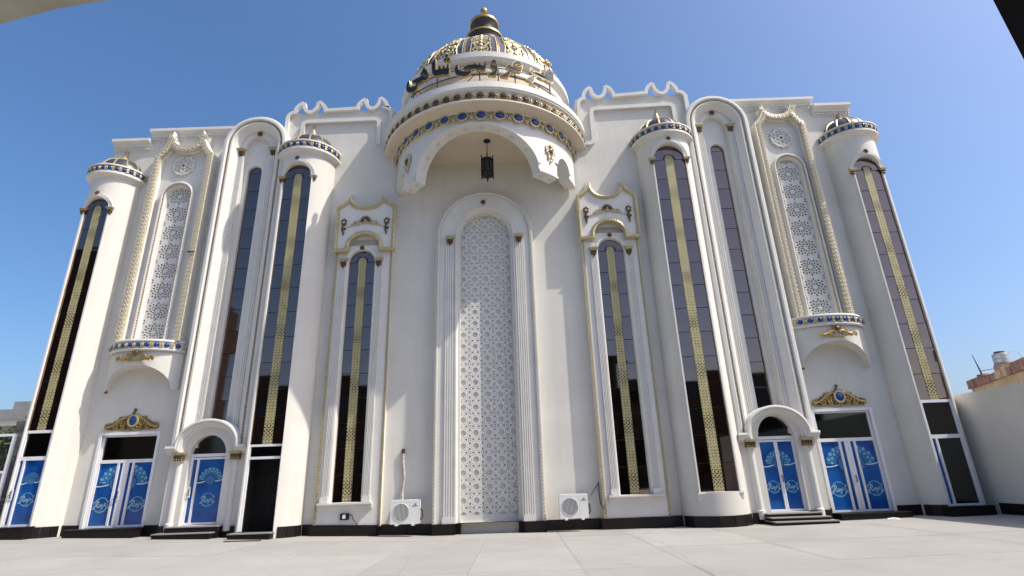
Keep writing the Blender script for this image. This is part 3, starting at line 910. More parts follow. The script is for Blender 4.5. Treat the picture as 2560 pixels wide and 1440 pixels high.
for sg in (-1, 1):
    d = SIDE[sg]
    cx, zs, za, z0 = d['bay'], d['bay_sp'], d['bay_top'], d['bay_z0']
    path = arch(cx, 1.28, z0 - .02, zs, za, 22)
    mb = MB()
    sweep(mb, path, [(0, .0), (0, -.50), (.05, -.56), (.15, -.57), (.19, -.52), (.19, -.47), (.27, -.47), (.27, -.52), (.33, -.52), (.36, -.46), (.50, -.30), (.54, -.26), (.54, -.20)], cap=False)
    bay = mb.obj('arched_bay', 'trim', hall, smooth=32)
    beads('bead_trim', path, -.475, bay, .115, .055, 'gold' if sg < 0 else 'palegold', .23)
    gx, gt = d['gl'], d['gl_top']
    mb = MB()
    nt_ = zs + .48
    plate(mb, arch(cx, .80, z0 - .02, zs - .02, zs + .76), [arch(gx * .35 + cx * .65, .49, z0 + .05, zs - .02, nt_)], -.20, -.02)
    plate(mb, arch(cx, .62, z0 - .02, zs, zs + .6), [arch(gx, .285, z0 + .75, gt - .285, gt)], -.02, .14)
    mb.obj('niche_wall', 'trim', bay)
    tall_window(bay, gx, .28, z0 + .76, gt - .285, gt, .10, 12)
    for s2 in (-1, 1):
        fluted(bay, cx + s2 * .64 - .10, cx + s2 * .64 + .10, z0, d['capz'] - .12, -.27, -.2, 3)
        put('capital', CAP, bay, cx + s2 * .64, -.20, d['capz'] + .02)
    put('keystone', KEY, bay, cx, -.24, d['key'], .9)
    # entrance below
    dz = .56 if sg < 0 else .36
    dsp = 2.68 if sg < 0 else 2.62
    ox = cx + (-.04 if sg < 0 else .0)
    mb = MB()
    po = [(cx - 1.25, gz(cx) - .02), (cx + 1.25, gz(cx) - .02), (cx + 1.25, z0 - .02), (cx - 1.25, z0 - .02)]
    outer = [(cx - 1.25, gz(cx)), (cx + 1.25, gz(cx)), (cx + 1.25, z0), (cx + .98, z0)] + [(cx + .98 * cos(pi * k / 14), z0 + .78 * sin(pi * k / 14)) for k in range(1, 14)] + [(cx - .98, z0), (cx - 1.25, z0)]
    plate(mb, outer, [arch(ox, .60, dz - .01, dsp, 3.32)], -.44, .0)
    mb.box(ox - .7, ox + .7, -.12, -.1, dz, 3.4)
    por = mb.obj('entrance', 'stucco', hall)
    mb = MB()
    shp = [(cx - 1.32, z0 + .04), (cx - 1.06, z0 + .04)] + [(cx - 1.06 * cos(pi * k / 18), z0 + .04 + .86 * sin(pi * k / 18)) for k in range(1, 18)] + [(cx + 1.06, z0 + .04), (cx + 1.32, z0 + .04)]
    sweep(mb, shp, [(.0, -.3), (.0, -.72), (.04, -.74), (.07, -.74), (.08, -.69), (.13, -.69), (.14, -.65), (.20, -.61), (.21, -.55), (.26, -.52), (.27, -.44)])
    mb.obj('arch_hood', 'trim', por, smooth=32)
    for s2 in (-1, 1):
        put('low_capital', LOWCAP, por, cx + s2 * .93, -.44, z0 - .30)
        mb = MB(); rr = .11
        lathe(mb, [(rr + .03, dz - .2), (rr + .03, dz + .05), (rr, dz + .08), (rr, z0 - .44)], cx + s2 * .93, -.42, -90, 90, 10)
        mb.obj('half_column', 'trim', por, smooth=40)
    # door
    yd = -.24
    w2 = .60
    x0, x1 = ox - w2, ox + w2
    mb = MB()
    bars = [(x0, x0 + .06, dz, dsp), (x1 - .06, x1, dz, dsp), (x0, x1, dsp - .05, dsp + .05), (x0 + .06, x1 - .06, dz, dz + .06), (x0 + .06, x1 - .06, dsp - .13, dsp - .07)]
    if sg < 0: bars += [(x0 + .20, x0 + .27, dz + .06, dsp - .13)]
    else: bars += [(ox - .055, ox - .004, dz + .06, dsp - .13), (ox + .004, ox + .055, dz + .06, dsp - .13)]
    frame_bars(mb, yd - .04, yd + .03, bars)
    dr = mb.obj('door', 'alu', hall)
    mb = MB(); plate(mb, arch(ox, .60, dsp + .05, dsp + .06, 3.32), y0=yd, y1=yd + .02); mb.obj('fanlight', 'darkglass', dr)
    leafs = [(x0 + .06, x0 + .20), (x0 + .27, x1 - .06)] if sg < 0 else [(x0 + .06, ox - .055), (ox + .055, x1 - .06)]
    for k, (a, b) in enumerate(leafs):
        mb = MB(); plate(mb, rect(a, b, dz + .06, dsp - .13), y0=yd, y1=yd + .02); lf = mb.obj('door_leaf', 'film', dr)
        if sg < 0 and k == 0: continue
        cf_ = (a + b) / 2 if sg < 0 else ox
        door_print(dr, a, b, dz + .06, dsp - .13, yd, cf_, .40 if sg < 0 else .43, ((a + b) / 2, dz + .74, .22 if sg < 0 else .20))
    handle(dr, x0 + .10 if sg < 0 else ox, dz + .98, yd - .04)
    # steps
    n = 2 if sg < 0 else 3
    g0 = gz(cx)
    for k in range(n):
        zt = g0 + (dz - g0 - .02) * (n - k) / n
        yb = -.5 - .28 * (k + 1)
        mb = MB()
        off = -.12 * k if sg < 0 else .04 * k
        hw_ = .86 + .06 * k
        mb.m = 0; mb.box(cx - hw_ + off, cx + hw_ * .92 + off, yb, -.40, g0 - .05, zt - .028)
        mb.m = 1; mb.box(cx - hw_ + off - .02, cx + hw_ * .92 + off + .02, yb - .02, -.40, zt - .028, zt)
        mb.obj('step', ['granite', 'granite_top'], por)
# ------------------------------------------------------------------ outer bays: carved crown frame, star lattice, bowed balcony, double doors
def bordleaf():
    mb = MB()
    mb.m = 0
    for k in range(5):
        a = 2 * pi * k / 5 + .3
        blob(mb, (cos(a) * .075, -.02, sin(a) * .085), .055, .04, .055, 5, 2)
    blob(mb, (0, -.045, 0), .045, .035, .045, 5, 2)
    flat_tube(mb, spiral(.09, .12, .06, 0, 1.1), .022, -.02, 4); flat_tube(mb, spiral(-.09, -.12, .06, pi, 1.1), .022, -.02, 4)
    o = mb.obj('carved_leaf', ['leaf']); me = o.data; bpy.data.objects.remove(o); return me
BLEAF = bordleaf()
def big_star(W_, H_, th=.07, n=10):
    hw, hh = W_ / 2, H_ / 2
    holes = []
    pol = lambda r, a: (r * cos(a), r * sin(a))
    s_ = min(hw, hh)
    for k in range(n):
        a = 2 * pi * k / n + pi / 2
        holes.append([pol(.17 * s_, a), pol(.34 * s_, a - .25), pol(.58 * s_, a), pol(.34 * s_, a + .25)])
        b = a + pi / n
        holes.append([pol(.50 * s_, b - .10), pol(.50 * s_, b + .10), pol(.64 * s_, b + .16), pol(.72 * s_, b), pol(.64 * s_, b - .16)])
        holes.append([pol(.66 * s_, a - .10), pol(.80 * s_, a - .13), pol(.93 * s_, a), pol(.80 * s_, a + .13), pol(.66 * s_, a + .10)])
    for k in range(n):
        b = 2 * pi * (k + .5) / n + pi / 2
        q = [pol(.80 * s_, b - .07), pol(.80 * s_, b + .07), pol(.98 * s_, b + .10), pol(1.04 * s_, b), pol(.98 * s_, b - .10)]
        if all(abs(x) < hw * .97 and abs(z) < hh * .97 for x, z in q): holes.append(q)
    for sx in (-1, 1):
        for sz in (-1, 1):
            holes.append([(sx * hw * .98 - sx * .22 * s_, sz * hh * .97), (sx * hw * .98 - sx * .04 * s_, sz * hh * .97 - sz * .03 * s_), (sx * hw * .98, sz * hh * .97 - sz * .20 * s_), (sx * hw * .98 - sx * .16 * s_, sz * hh * .97 - sz * .14 * s_)])
    mb = MB(); plate(mb, rect(-hw, hw, -hh, hh), holes, 0, th)
    return mb
proto = big_star(.92, .80).obj('lattice_tile', 'lattice'); BSTAR = proto.data; bpy.data.objects.remove(proto)
def scroll_door():
    """gilt scroll ornament; the blue stone and the finial are parts of their own"""
    mb = MB()
    for s2 in (-1, 1):
        X = lambda pts: [(s2 * p[0], p[1]) for p in pts]
        mb.m = 0
        flat_tube(mb, X(smoothpath([(.16, .24), (.30, .18), (.44, .10), (.60, -.02), (.76, -.10), (.90, -.12)])), .045, -.05, 6, .8, False)
        flat_tube(mb, X(spiral(.84, -.08, .10, -pi * .5, 1.5, 1)), .036, -.05)
        flat_tube(mb, X(spiral(.33, .02, .12, pi * .5, 1.7, -1)), .034, -.05)
        flat_tube(mb, X(spiral(.58, -.10, .10, pi * .6, 1.6, 1)), .032, -.05)
        flat_tube(mb, X(spiral(.44, .16, .075, pi, 1.4, -1)), .028, -.045)
        flat_tube(mb, X(spiral(.30, -.14, .08, 0, 1.4, 1)), .030, -.045)
        flat_tube(mb, X(smoothpath([(.0, -.20), (.2, -.22), (.45, -.19), (.7, -.21), (.92, -.17)])), .035, -.03)
        mb.m = 1
        for k in range(9):
            blob(mb, (s2 * (.20 + .085 * k), -.035, .20 - .035 * k + .03 * (k % 2)), .035, .03, .05, 5, 2)
            blob(mb, (s2 * (.16 + .085 * k), -.03, -.19 + .025 * (k % 3)), .04, .03, .035, 5, 2)
        mb.m = 2
        for k in range(6):
            blob(mb, (s2 * (.25 + .11 * k), -.02, -.02 - .02 * k), .05, .02, .06, 5, 2)
    mb.m = 1
    half = [(0, .30), (.14, .30), (.24, .24), (.36, .24), (.48, .16), (.62, .04), (.74, .0), (.86, .02), (.94, -.06), (.95, -.18), (.80, -.22), (.5, -.22), (.2, -.25), (0, -.25)]
    plate(mb, half + [(-x, z) for x, z in half[-2:0:-1]], y0=-.02, y1=0)  # backing in the shadow tone of the gold, darkens the gaps between scrolls
    o = mb.obj('scrollwork', ['gold', 'shadegold', 'shadegold'], smooth=50); me = o.data; bpy.data.objects.remove(o); return me
SCROLL = scroll_door()
def oval_mesh():
    mb = MB()
    mb.m = 0
    for r, t in ((.175, .032), (.205, .022)):
        tube(mb, [(r * .92 * cos(a), -.07, r * 1.02 * sin(a)) for a in [2 * pi * k / 20 for k in range(21)]], t, 5)
    for k in range(14):
        a = 2 * pi * k / 14
        blob(mb, (.24 * cos(a), -.04, .26 * sin(a)), .03, .03, .03, 4, 2)
    mb.m = 1
    blob(mb, (0, -.05, 0), .155, .06, .17, 14, 6)
    o = mb.obj('blue_cabochon', ['palegold', 'blue'], smooth=50); me = o.data; bpy.data.objects.remove(o); return me
OVAL = oval_mesh()
mb = MB()
flat_tube(mb, smoothpath([(0, .22), (-.03, .32), (.03, .42), (.01, .50)]), .045, -.04)
flat_tube(mb, spiral(.03, .44, .05, pi, 1.2, -1), .022, -.04)
o = mb.obj('finial', 'shadegold', smooth=50); FIN = o.data; bpy.data.objects.remove(o)
def scroll_apron():
    mb = MB()
    for s2 in (-1, 1):
        X = lambda pts: [(s2 * p[0], p[1]) for p in pts]
        mb.m = 0
        flat_tube(mb, X(smoothpath([(.05, .06), (.2, .08), (.36, .0), (.5, -.04), (.6, -.02)])), .042, -.05, 6, .8, False)
        flat_tube(mb, X(spiral(.56, -.03, .085, -pi * .4, 1.4, 1)), .035, -.06)
        flat_tube(mb, X(spiral(.26, .03, .08, pi * .5, 1.5, -1)), .032, -.06)
        flat_tube(mb, X(smoothpath([(.02, -.09), (.2, -.10), (.36, -.07), (.5, -.12)])), .035, -.04)
        for k in range(6):
            blob(mb, (s2 * (.08 + .065 * k), -.05, .12 - .025 * k), .035, .035, .045, 5, 2)
            blob(mb, (s2 * (.12 + .07 * k), -.055, .0 - .012 * k), .03, .03, .035, 5, 2)
            blob(mb, (s2 * (.05 + .07 * k), -.04, -.10 + .01 * k), .035, .03, .03, 5, 2)
    mb.m = 1
    blob(mb, (0, -.08, .17), .10, .07, .09, 8, 4)
    mb.m = 0
    for k in range(9):
        a = pi * k / 8; blob(mb, (.12 * cos(a), -.06, .17 + .12 * sin(a)), .035, .03, .035, 5, 2)
    o = mb.obj('apron_ornament', ['gold', 'shadegold'], smooth=50); me = o.data; bpy.data.objects.remove(o); return me
APRON = scroll_apron()
def medallion():
    mb = MB()
    for k in range(6):
        a = pi * k / 3
        tube(mb, [(.19 * cos(a) + .19 * cos(t), -.05, .19 * sin(a) + .19 * sin(t)) for t in [2 * pi * j / 16 for j in range(17)]], .032, 5)
    tube(mb, [(.41 * cos(t), -.05, .41 * sin(t)) for t in [2 * pi * j / 28 for j in range(29)]], .034, 5)
    plate(mb, [(.42 * cos(t), .42 * sin(t)) for t in [2 * pi * j / 28 for j in range(28)]], y0=-.03, y1=0)
    for k in range(12):
        a = pi * k / 6
        blob(mb, (.44 * cos(a), -.04, .44 * sin(a)), .06, .04, .06, 5, 2)
    o = mb.obj('medallion', 'trim', smooth=50); me = o.data; bpy.data.objects.remove(o); return me
MEDAL = medallion()
# beads of the blue and gold bands
mb = MB(); blob(mb, (0, -.01, 0), .085, .06, .082, 8, 4); o = mb.obj('blue_bead', 'blue', smooth=60); BBEAD = o.data; bpy.data.objects.remove(o)
def gold_bead():
    mb = MB()
    mb.box(-.045, .045, -.055, .02, -.085, -.03); mb.box(-.045, .045, -.055, .02, .03, .085); mb.box(-.02, .02, -.045, .02, -.03, .03)
    blob(mb, (-.03, -.05, 0), .028, .03, .05, 5, 2); blob(mb, (.03, -.05, 0), .028, .03, .05, 5, 2)
    o = mb.obj('gold_bead', 'palegold'); me = o.data; bpy.data.objects.remove(o); return me
GBEAD = gold_bead()
def bead_band(parent, pts, z, s=1.):
    for k, (x, y, rz) in enumerate(pts):
        put('blue_bead' if k % 2 == 0 else 'gold_bead', BBEAD if k % 2 == 0 else GBEAD, parent, x, y, z, s, rz)

for sg in (-1, 1):
    d = SIDE[sg]
    x0, x1, z0, zc, cx = d['sx0'], d['sx1'], d['sz0'] - .1, d['szc'], d['scr']
    wd = x1 - x0
    cr = crown(x0, x1, zc, x0 + wd * .25, d['sh'], d['sdip'], x0 + wd * .76)
    rim = [(x0, z0)] + cr + [(x1, z0)]
    mb = MB()
    no = offs(rim)
    inner = [(p[0] + m.x * .27, p[1] + m.y * .27) for p, m in zip(rim, no)]
    inner = [(min(max(p[0], x0 + .27), x1 - .27), p[1]) for p in inner]
    sweep(mb, rim, [(0, .0), (0, -.38)], cap=False)
    sweep(mb, rim, [(.24, -.30), (.27, -.22), (.27, -.13)], cap=False)
    bs = MB(); sweep(bs, rim, [(-.01, -.38), (.02, -.43), (.12, -.42), (.22, -.39), (.245, -.29)], cap=False)
    plate(mb, [(x0 + .2, z0), (x1 - .2, z0), (x1 - .2, zc), (x0 + wd * .76 - .1, d['sdip'] + .1), (cx, d['sdip'] - .1), (x0 + wd * .25 + .1, d['sdip'] + .1), (x0 + .2, zc)], [arch(cx, .45, z0 + .05, d['s_ap'] - .45)], -.14, -.0)
    bay = mb.obj('lattice_bay', 'trim', hall)
    bs.obj('gilded_border', 'leaf', bay)
    for k, (p, dr_) in enumerate(walk([(q[0] + m.x * .14, q[1] + m.y * .14) for q, m in zip(rim, no)], .165)):
        o = put('carved_leaf', BLEAF, bay, p.x, -.405, p.y, .9); o.scale = (.85, .6, .9)
        o.rotation_euler = (0, -math.atan2(dr_.y, dr_.x) + pi / 2, 0)
    # screen with its arched frame
    mb = MB()
    fp = arch(cx, .65, z0 + .02, d['s_ap'] - .45, d['s_ap'] + .19)
    sweep(mb, fp, [(0, -.13), (0, -.27), (.05, -.31), (.09, -.30), (.10, -.25), (.14, -.25), (.15, -.22), (.20, -.10)], cap=False)
    mb.obj('screen_frame', 'trim', bay, smooth=35)
    beads('bead_trim', fp, -.26, bay, .10, .05, 'copper' if sg < 0 else 'palegold', .12)
    mb = MB(); mb.box(cx - .7, cx + .7, .02, .04, z0, d['s_ap'] + .2)
    sc = mb.obj('star_screen', 'lattice', hall)
    for r in range(9):
        zz = z0 + .05 + .80 * (r + .5)
        if zz < d['s_ap'] + .3: link('lattice_tile', BSTAR, sc, (cx, -.075, zz))
    put('medallion', MEDAL, bay, cx - .02, -.14, d['smed'])
    # bowed balcony
    ex = 1.36
    ym = lambda t, a, b: -a - b * (1 - abs(t) ** 2.4)
    T = [-1 + 2 * k / 28 for k in range(29)]
    mb = MB()
    zl = z0 - .04
    rows = []
    for t in T:
        x = cx + ex * t
        y = ym(t, .12, .62)
        rows.append([(x, 0.0, zl + .06), (x, y - .05, zl + .06), (x, y - .07, zl + .03), (x, y - .07, zl - .01), (x, y - .02, zl - .03), (x, y - .02, zl - .25), (x, y - .06, zl - .27), (x, y - .06, zl - .31), (x, y + .0, zl - .35)])
    mb.grid(rows); mb.poly(rows[0]); mb.poly(rows[-1][::-1])
    bl = mb.obj('balcony', 'trim', hall, smooth=35)
    pts = []
    nb = 20
    for k in range(nb):
        t = -.97 + 1.94 * k / (nb - 1)
        dy = (ym(t + .01, .12, .62) - ym(t - .01, .12, .62)) / (.02 * ex)
        pts.append((cx + ex * t, ym(t, .12, .62) - .02, math.atan(dy)))
    bead_band(bl, pts, zl - .14, 1.05)
    # apron with an arched underside
    aph, asp = 5.76, 4.95
    zb = lambda x: asp + (aph - asp) * sqrt(max(0, 1 - ((x - cx) / 1.14) ** 2)) if abs(x - cx) < 1.14 else asp - .02
    mb = MB()
    XS = [cx + 1.30 * t for t in T] + [cx + 1.14, cx - 1.14, cx + 1.139, cx - 1.139, cx + 1.12, cx - 1.12]
    XS.sort()
    f_ = lambda x: ym((x - cx) / 1.30, .12, .54)
    mb.grid([[(x, f_(x), zl - .33), (x, f_(x), zb(x))] for x in XS])
    mb.grid([[(x, f_(x), zb(x)), (x, .0, zb(x))] for x in XS])
    for x in (XS[0], XS[-1]): mb.poly([(x, f_(x), zl - .33), (x, f_(x), zb(x)), (x, 0, zb(x)), (x, 0, zl - .33)])
    mb.obj('balcony_apron', 'stucco', bl, smooth=30)
    put('apron_ornament', APRON, bl, cx + .02, -.67, 6.0)
    put('downlight', KEY, bl, cx - 1.15, -.18, asp - .03, .5)
    # double door with its transom and the ornament above
    xd = d['door']; dz0, dz1 = d['dz0'], d['dz1']
    w2 = .955; x0, x1 = xd - w2, xd + w2
    ztr = dz0 + (dz1 - dz0) * .705
    mb = MB()
    bars = [(x0, x0 + .065, dz0, dz1), (x1 - .065, x1, dz0, dz1), (x0 + .065, x1 - .065, dz1 - .06, dz1), (x0 + .065, x1 - .065, ztr - .055, ztr + .055), (x0 + .065, x1 - .065, dz0, dz0 + .06)]
    m_ = .25
    for a, b in ((xd - m_ - .035, xd - m_ + .035), (xd + m_ - .035, xd + m_ + .035), (xd - .10, xd - .004), (xd + .004, xd + .10)):
        bars.append((a, b, dz0 + .06, ztr - .055))
    frame_bars(mb, .06, .14, bars)
    for a, b, c, e in ((x0 - .09, x0, dz0, dz1 + .09), (x1, x1 + .09, dz0, dz1 + .09), (x0, x1, dz1, dz1 + .09)): mb.box(a, b, -.045, .01, c, e)
    dr = mb.obj('double_door', 'alu', hall)
    mb = MB(); plate(mb, rect(x0 + .065, x1 - .065, ztr + .055, dz1 - .06), y0=.10, y1=.12); mb.obj('transom_pane', 'darkglass', dr)
    for k, (a, b) in enumerate(((x0 + .065, xd - m_ - .035), (xd - m_ + .035, xd - .10), (xd + .10, xd + m_ - .035), (xd + m_ + .035, x1 - .065))):
        mb = MB(); plate(mb, rect(a, b, dz0 + .06, ztr - .055), y0=.10, y1=.12)
        lf = mb.obj('door_leaf', 'film', dr)
        if k in (0, 3):
            door_print(dr, a, b, dz0 + .06, ztr - .055, .10, (b + .06) if k == 0 else (a - .06), .60, ((a + b) / 2, dz0 + .70, .25), 2 if sg < 0 else 1)
    handle(dr, xd - .05 if sg < 0 else xd, dz0 + 1.0, .06)
    on = MB(); on.box(xd - .86, xd + .86, -.012, .002, dz1 + .17, dz1 + .19)
    on = on.obj('door_ornament', 'shadegold', hall)
    oz = 3.86
    put('scrollwork', SCROLL, on, xd + .0, -.0, oz - .02, .98); put('blue_cabochon', OVAL, on, xd + .03, -.0, oz + .06); put('finial', FIN, on, xd, 0, oz - .02)
    # doorstep
    mb = MB()
    g = gz(xd)
    mb.m = 0; mb.box(xd - 1.1, xd + 1.1, -.62, .02, g - .05, dz0 - .03); mb.m = 1; mb.box(xd - 1.12, xd + 1.12, -.64, .05, dz0 - .03, dz0)
    mb.obj('doorstep', ['granite', 'granite'], hall)

# ------------------------------------------------------------------ round towers
def tower(side, cx, R_, wx, hw, za, zs, zb, ztop, floor, rows, band, door, zbase):
    """cylinder with an arched opening cut out of its front"""
    off = wx - cx
    sa = lambda x: math.degrees(math.asin(max(-1, min(1, x / R_))))
    L, Rr = sa(off - hw), sa(off + hw)
    colw = [off - hw + 2 * hw * k / 18 for k in range(19)]
    AN = [-125 + (L + 125) * k / 16 for k in range(16)] + [sa(x) for x in colw] + [Rr + (125 - Rr) * k / 16 for k in range(1, 17)]
    pt = lambda a, z: (cx + R_ * sin(rad(a)), -R_ * cos(rad(a)), z)
    yg = -R_ * min(cos(rad(L)), cos(rad(Rr))) + .05
    mb = MB()
    top_arch = lambda x: zs + (za - zs) * sqrt(max(0, 1 - (x / hw) ** 2))
    lowz = zb if door is None else zbase
    rv = MB()
    for a, b in zip(AN, AN[1:]):
        inside = a >= L - 1e-6 and b <= Rr + 1e-6
        if not inside:
            mb.poly([pt(a, zbase), pt(b, zbase), pt(b, ztop), pt(a, ztop)])
        else:
            ha = top_arch(R_ * sin(rad(a)) - off); hb = top_arch(R_ * sin(rad(b)) - off)
            mb.poly([pt(a, ha), pt(b, hb), pt(b, ztop), pt(a, ztop)])
            ya, yb = pt(a, ha), pt(b, hb)
            rv.poly([ya, (ya[0], yg, ya[2]), (yb[0], yg, yb[2]), yb])
            if lowz > zbase:
                mb.poly([pt(a, zbase), pt(b, zbase), pt(b, lowz), pt(a, lowz)])
    # front face merge: share vertices for smooth shading
    for x, a in ((wx - hw, L), (wx + hw, Rr)):
        p = pt(a, lowz); q = pt(a, zs)
        rv.poly([p, (p[0], yg, lowz), (p[0], yg, zs), q])
    o = mb.obj('tower', 'stucco', hall)
    import bmesh
    bm = bmesh.new(); bm.from_mesh(o.data); bmesh.ops.remove_doubles(bm, verts=bm.verts, dist=.0005); 
    for f in bm.faces: f.smooth = True
    bm.to_mesh(o.data); bm.free(); o.data.set_sharp_from_angle(angle=rad(40))
    rv.obj('window_reveal', 'trim', o)
    win = tall_window(o, wx, hw, zb, zs, za, yg - .02, rows, band)
    # slim white jambs and the round hood with its little capitals
    mb = MB()
    sweep(mb, [(wx - hw - .05, floor if door else zb), (wx - hw - .05, zs)], [(0, yg), (0, yg - .09), (.05, yg - .09), (.055, yg)])
    sweep(mb, [(wx + hw + .05, zs), (wx + hw + .05, floor if door else zb)], [(0, yg), (0, yg - .09), (.05, yg - .09), (.055, yg)])
    hood = [(wx - (hw + .10) * cos(pi * k / 16), zs + (za - zs + .10) * sin(pi * k / 16)) for k in range(17)]
    rows_ = []
    no = offs(hood)
    for p, m in zip(hood, no):
        xx = min(max(p[0] - cx, -R_ * .995), R_ * .995)
        yc = -sqrt(max(.001, R_ * R_ - xx * xx))
        rows_.append([(p[0] - m.x * .03, yc + .02, p[1] - m.y * .03), (p[0] - m.x * .03, yc - .05, p[1] - m.y * .03), (p[0] + m.x * .08, yc - .05, p[1] + m.y * .08), (p[0] + m.x * .12, yc + .03, p[1] + m.y * .12)])
    mb.grid(rows_)
    mb.obj('window_hood', 'trim', o, smooth=40)
    for s2 in (-1, 1):
        put('capital', CAP, o, wx + s2 * (hw + .06), yg - .03, zs - .10, .78)
    put('keystone', KEY, o, wx, -sqrt(R_ * R_ - off * off) - .02, za + .15, .8)
    return o, yg
def tower_top(parent, cx, R_, z, ribs=12):
    """cornice disc, band of beads, ribbed dome and spike"""
    mb = MB()
    ro = R_ + .19
    lathe(mb, [(R_ - .02, z - .34), (R_ + .02, z - .33), (R_ + .05, z - .27), (ro - .03, z - .24), (ro, z - .22), (ro, z - .15), (ro - .03, z - .13), (ro - .03, z - .11), (ro - .07, z - .10), (ro - .07, z + .10), (ro + .02, z + .11), (ro + .02, z + .17), (ro - .06, z + .18), (R_ * .2, z + .20)], cx, 0, 0, 360, 48)
    tc = mb.obj('tower_cornice', 'trim', hall, smooth=35)
    pts = []
    n = 36
    for k in range(n):
        a = -112 + 224 * k / (n - 1)
        pts.append((cx + (ro - .055) * sin(rad(a)), -(ro - .055) * cos(rad(a)), rad(a)))
    bead_band(tc, pts, z, 1.0)
    rd = R_ * .92
    prof = [(rd * cos(t), z + .19 + rd * .88 * sin(t)) for t in [pi / 2 * k / 12 for k in range(12)]]
    mb = MB(); lathe(mb, prof + [(0.02, z + .19 + rd * .88)], cx, 0, 0, 360, 36)
    dm = mb.obj('small_dome', 'smalldome', hall, smooth=50)
    for k in range(ribs):
        a = 360 / ribs * (k + .5)
        mb = MB()
        tube(mb, [(cx + (r + .015) * sin(rad(a)), -(r + .015) * cos(rad(a)), zz) for r, zz in prof[:-1]], .036, 6, .8)
        mb.obj('dome_rib', 'palegold', dm, smooth=60)
    zt = z + .19 + rd * .88
    mb = MB(); lathe(mb, [(.0, zt + .62 + .12 * rd), (.03, zt + .52 + .08 * rd), (.15, zt + .06), (.20, zt + .02), (.21, zt - .06), (.16, zt - .10)][::-1], cx, 0, 0, 360, 16)
    mb.obj('spike', 'copper', dm, smooth=40)
for sg in (-1, 1):
    d = SIDE[sg]
    # inner towers
    cx, R_, wx, hw, za, zs = d['tower']
    if sg < 0:
        t, yg = tower(sg, cx, R_, wx, hw, za, zs, 2.92, 14.0, .34, 11, .155, 1, -.1)
        mb = MB()
        frame_bars(mb, yg - .05, yg + .04, [(wx - hw, wx + hw, 2.86, 2.93), (wx - hw, wx + hw, 2.47, 2.55), (wx - hw, wx - hw + .055, .34, 2.9), (wx + hw - .055, wx + hw, .34, 2.9)])
        dr = mb.obj('open_doorway', 'alu', hall)
        mb = MB(); plate(mb, rect(wx - hw + .055, wx + hw - .055, 2.55, 2.86), y0=yg, y1=yg + .02); mb.obj('transom_pane', 'darkglass', dr)
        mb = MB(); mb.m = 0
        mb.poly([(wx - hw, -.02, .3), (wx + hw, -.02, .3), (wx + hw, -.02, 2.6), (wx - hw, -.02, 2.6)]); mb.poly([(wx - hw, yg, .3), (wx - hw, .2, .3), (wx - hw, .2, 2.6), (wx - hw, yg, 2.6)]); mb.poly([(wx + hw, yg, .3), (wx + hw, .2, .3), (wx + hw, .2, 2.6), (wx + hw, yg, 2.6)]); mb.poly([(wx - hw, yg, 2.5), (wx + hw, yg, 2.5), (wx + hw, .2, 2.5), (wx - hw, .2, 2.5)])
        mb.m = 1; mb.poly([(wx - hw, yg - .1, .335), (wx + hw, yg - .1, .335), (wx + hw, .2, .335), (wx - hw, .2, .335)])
        mb.obj('dark_interior', ['dark', 'granite'], dr)  # shallow niche lined near-black, painted to stand in for an unlit room
        mb = MB(); mb.m = 0; mb.box(wx - hw - .12, wx + hw + .02, -1.22, yg + .02, .0, .29); mb.m = 1; mb.box(wx - hw - .14, wx + hw + .04, -1.24, yg + .02, .29, .32)
        mb.obj('doorstep', ['granite', 'granite_top'], hall)
    else:
        t, yg = tower(sg, cx, R_, wx, hw, za, zs, 1.02, 14.15, 1.0, 14, .165, None, -.1)
        mb = MB()
        sill = [(0, -.26), (-.04, -.20), (-.07, -.18), (-.07, -.08), (-.12, -.05), (-.12, .0), (.05, .01)]
        mb.grid([[(x, yg + y - .02, 1.02 + z) for y, z in sill] for x in (wx - hw - .10, wx + hw + .10)])
        for x in (wx - hw - .10, wx + hw + .10): mb.poly([(x, yg + y - .02, 1.02 + z) for y, z in sill] + [(x, -.2, 1.02), (x, -.2, .78)])
        mb.obj('window_sill', 'trim', t)
    tower_top(t, cx, R_, d['cap'])
    # outer towers
    cx, R_, wx, hw, za, zs = d['otower']
    fl = .70 if sg < 0 else .38
    ztb = 2.80 if sg < 0 else 2.52
    t, yg = tower(sg, cx, R_, wx, hw, za, zs, 3.62, d['ocap'] - .25, fl, 10, .14, 1, -.1)
    mb = MB()
    bars = [(wx - hw, wx + hw, 3.54, 3.63), (wx - hw, wx + hw, ztb - .12, ztb), (wx - hw, wx - hw + .055, fl, 3.6), (wx + hw - .055, wx + hw, fl, 3.6), (wx - hw, wx + hw, fl, fl + .06), (wx - hw + .17, wx - hw + .23, fl, ztb - .1)]
    frame_bars(mb, yg - .05, yg + .03, bars)
    dr = mb.obj('tower_door', 'alu', hall)
    mb = MB(); plate(mb, rect(wx - hw + .055, wx + hw - .055, ztb, 3.54), y0=yg, y1=yg + .02); mb.obj('transom_pane', 'darkglass', dr)
    mb = MB(); plate(mb, rect(wx - hw + .055, wx - hw + .17, fl + .06, ztb - .12), y0=yg, y1=yg + .02); mb.obj('door_leaf', 'film', dr)
    a, b = wx - hw + .23, wx + hw - .055
    mb = MB(); plate(mb, rect(a, b, fl + .06, ztb - .12), y0=yg, y1=yg + .02); lf = mb.obj('door_leaf', 'film' if sg < 0 else 'darkglass', dr)
    if sg < 0:
        door_print(dr, a, b, fl + .06, ztb - .12, yg, (a + b) / 2, .28, ((a + b) / 2, fl + .80, .22), 2, 'print_mid')
        handle(dr, wx - hw + .08, fl + .95, yg - .05)
    mb = MB(); mb.m = 0; mb.box(wx - hw - .2, wx + hw + .1, -1.06, yg + .02, 0, fl - .03); mb.m = 1; mb.box(wx - hw - .22, wx + hw + .12, -1.08, yg + .02, fl - .03, fl)
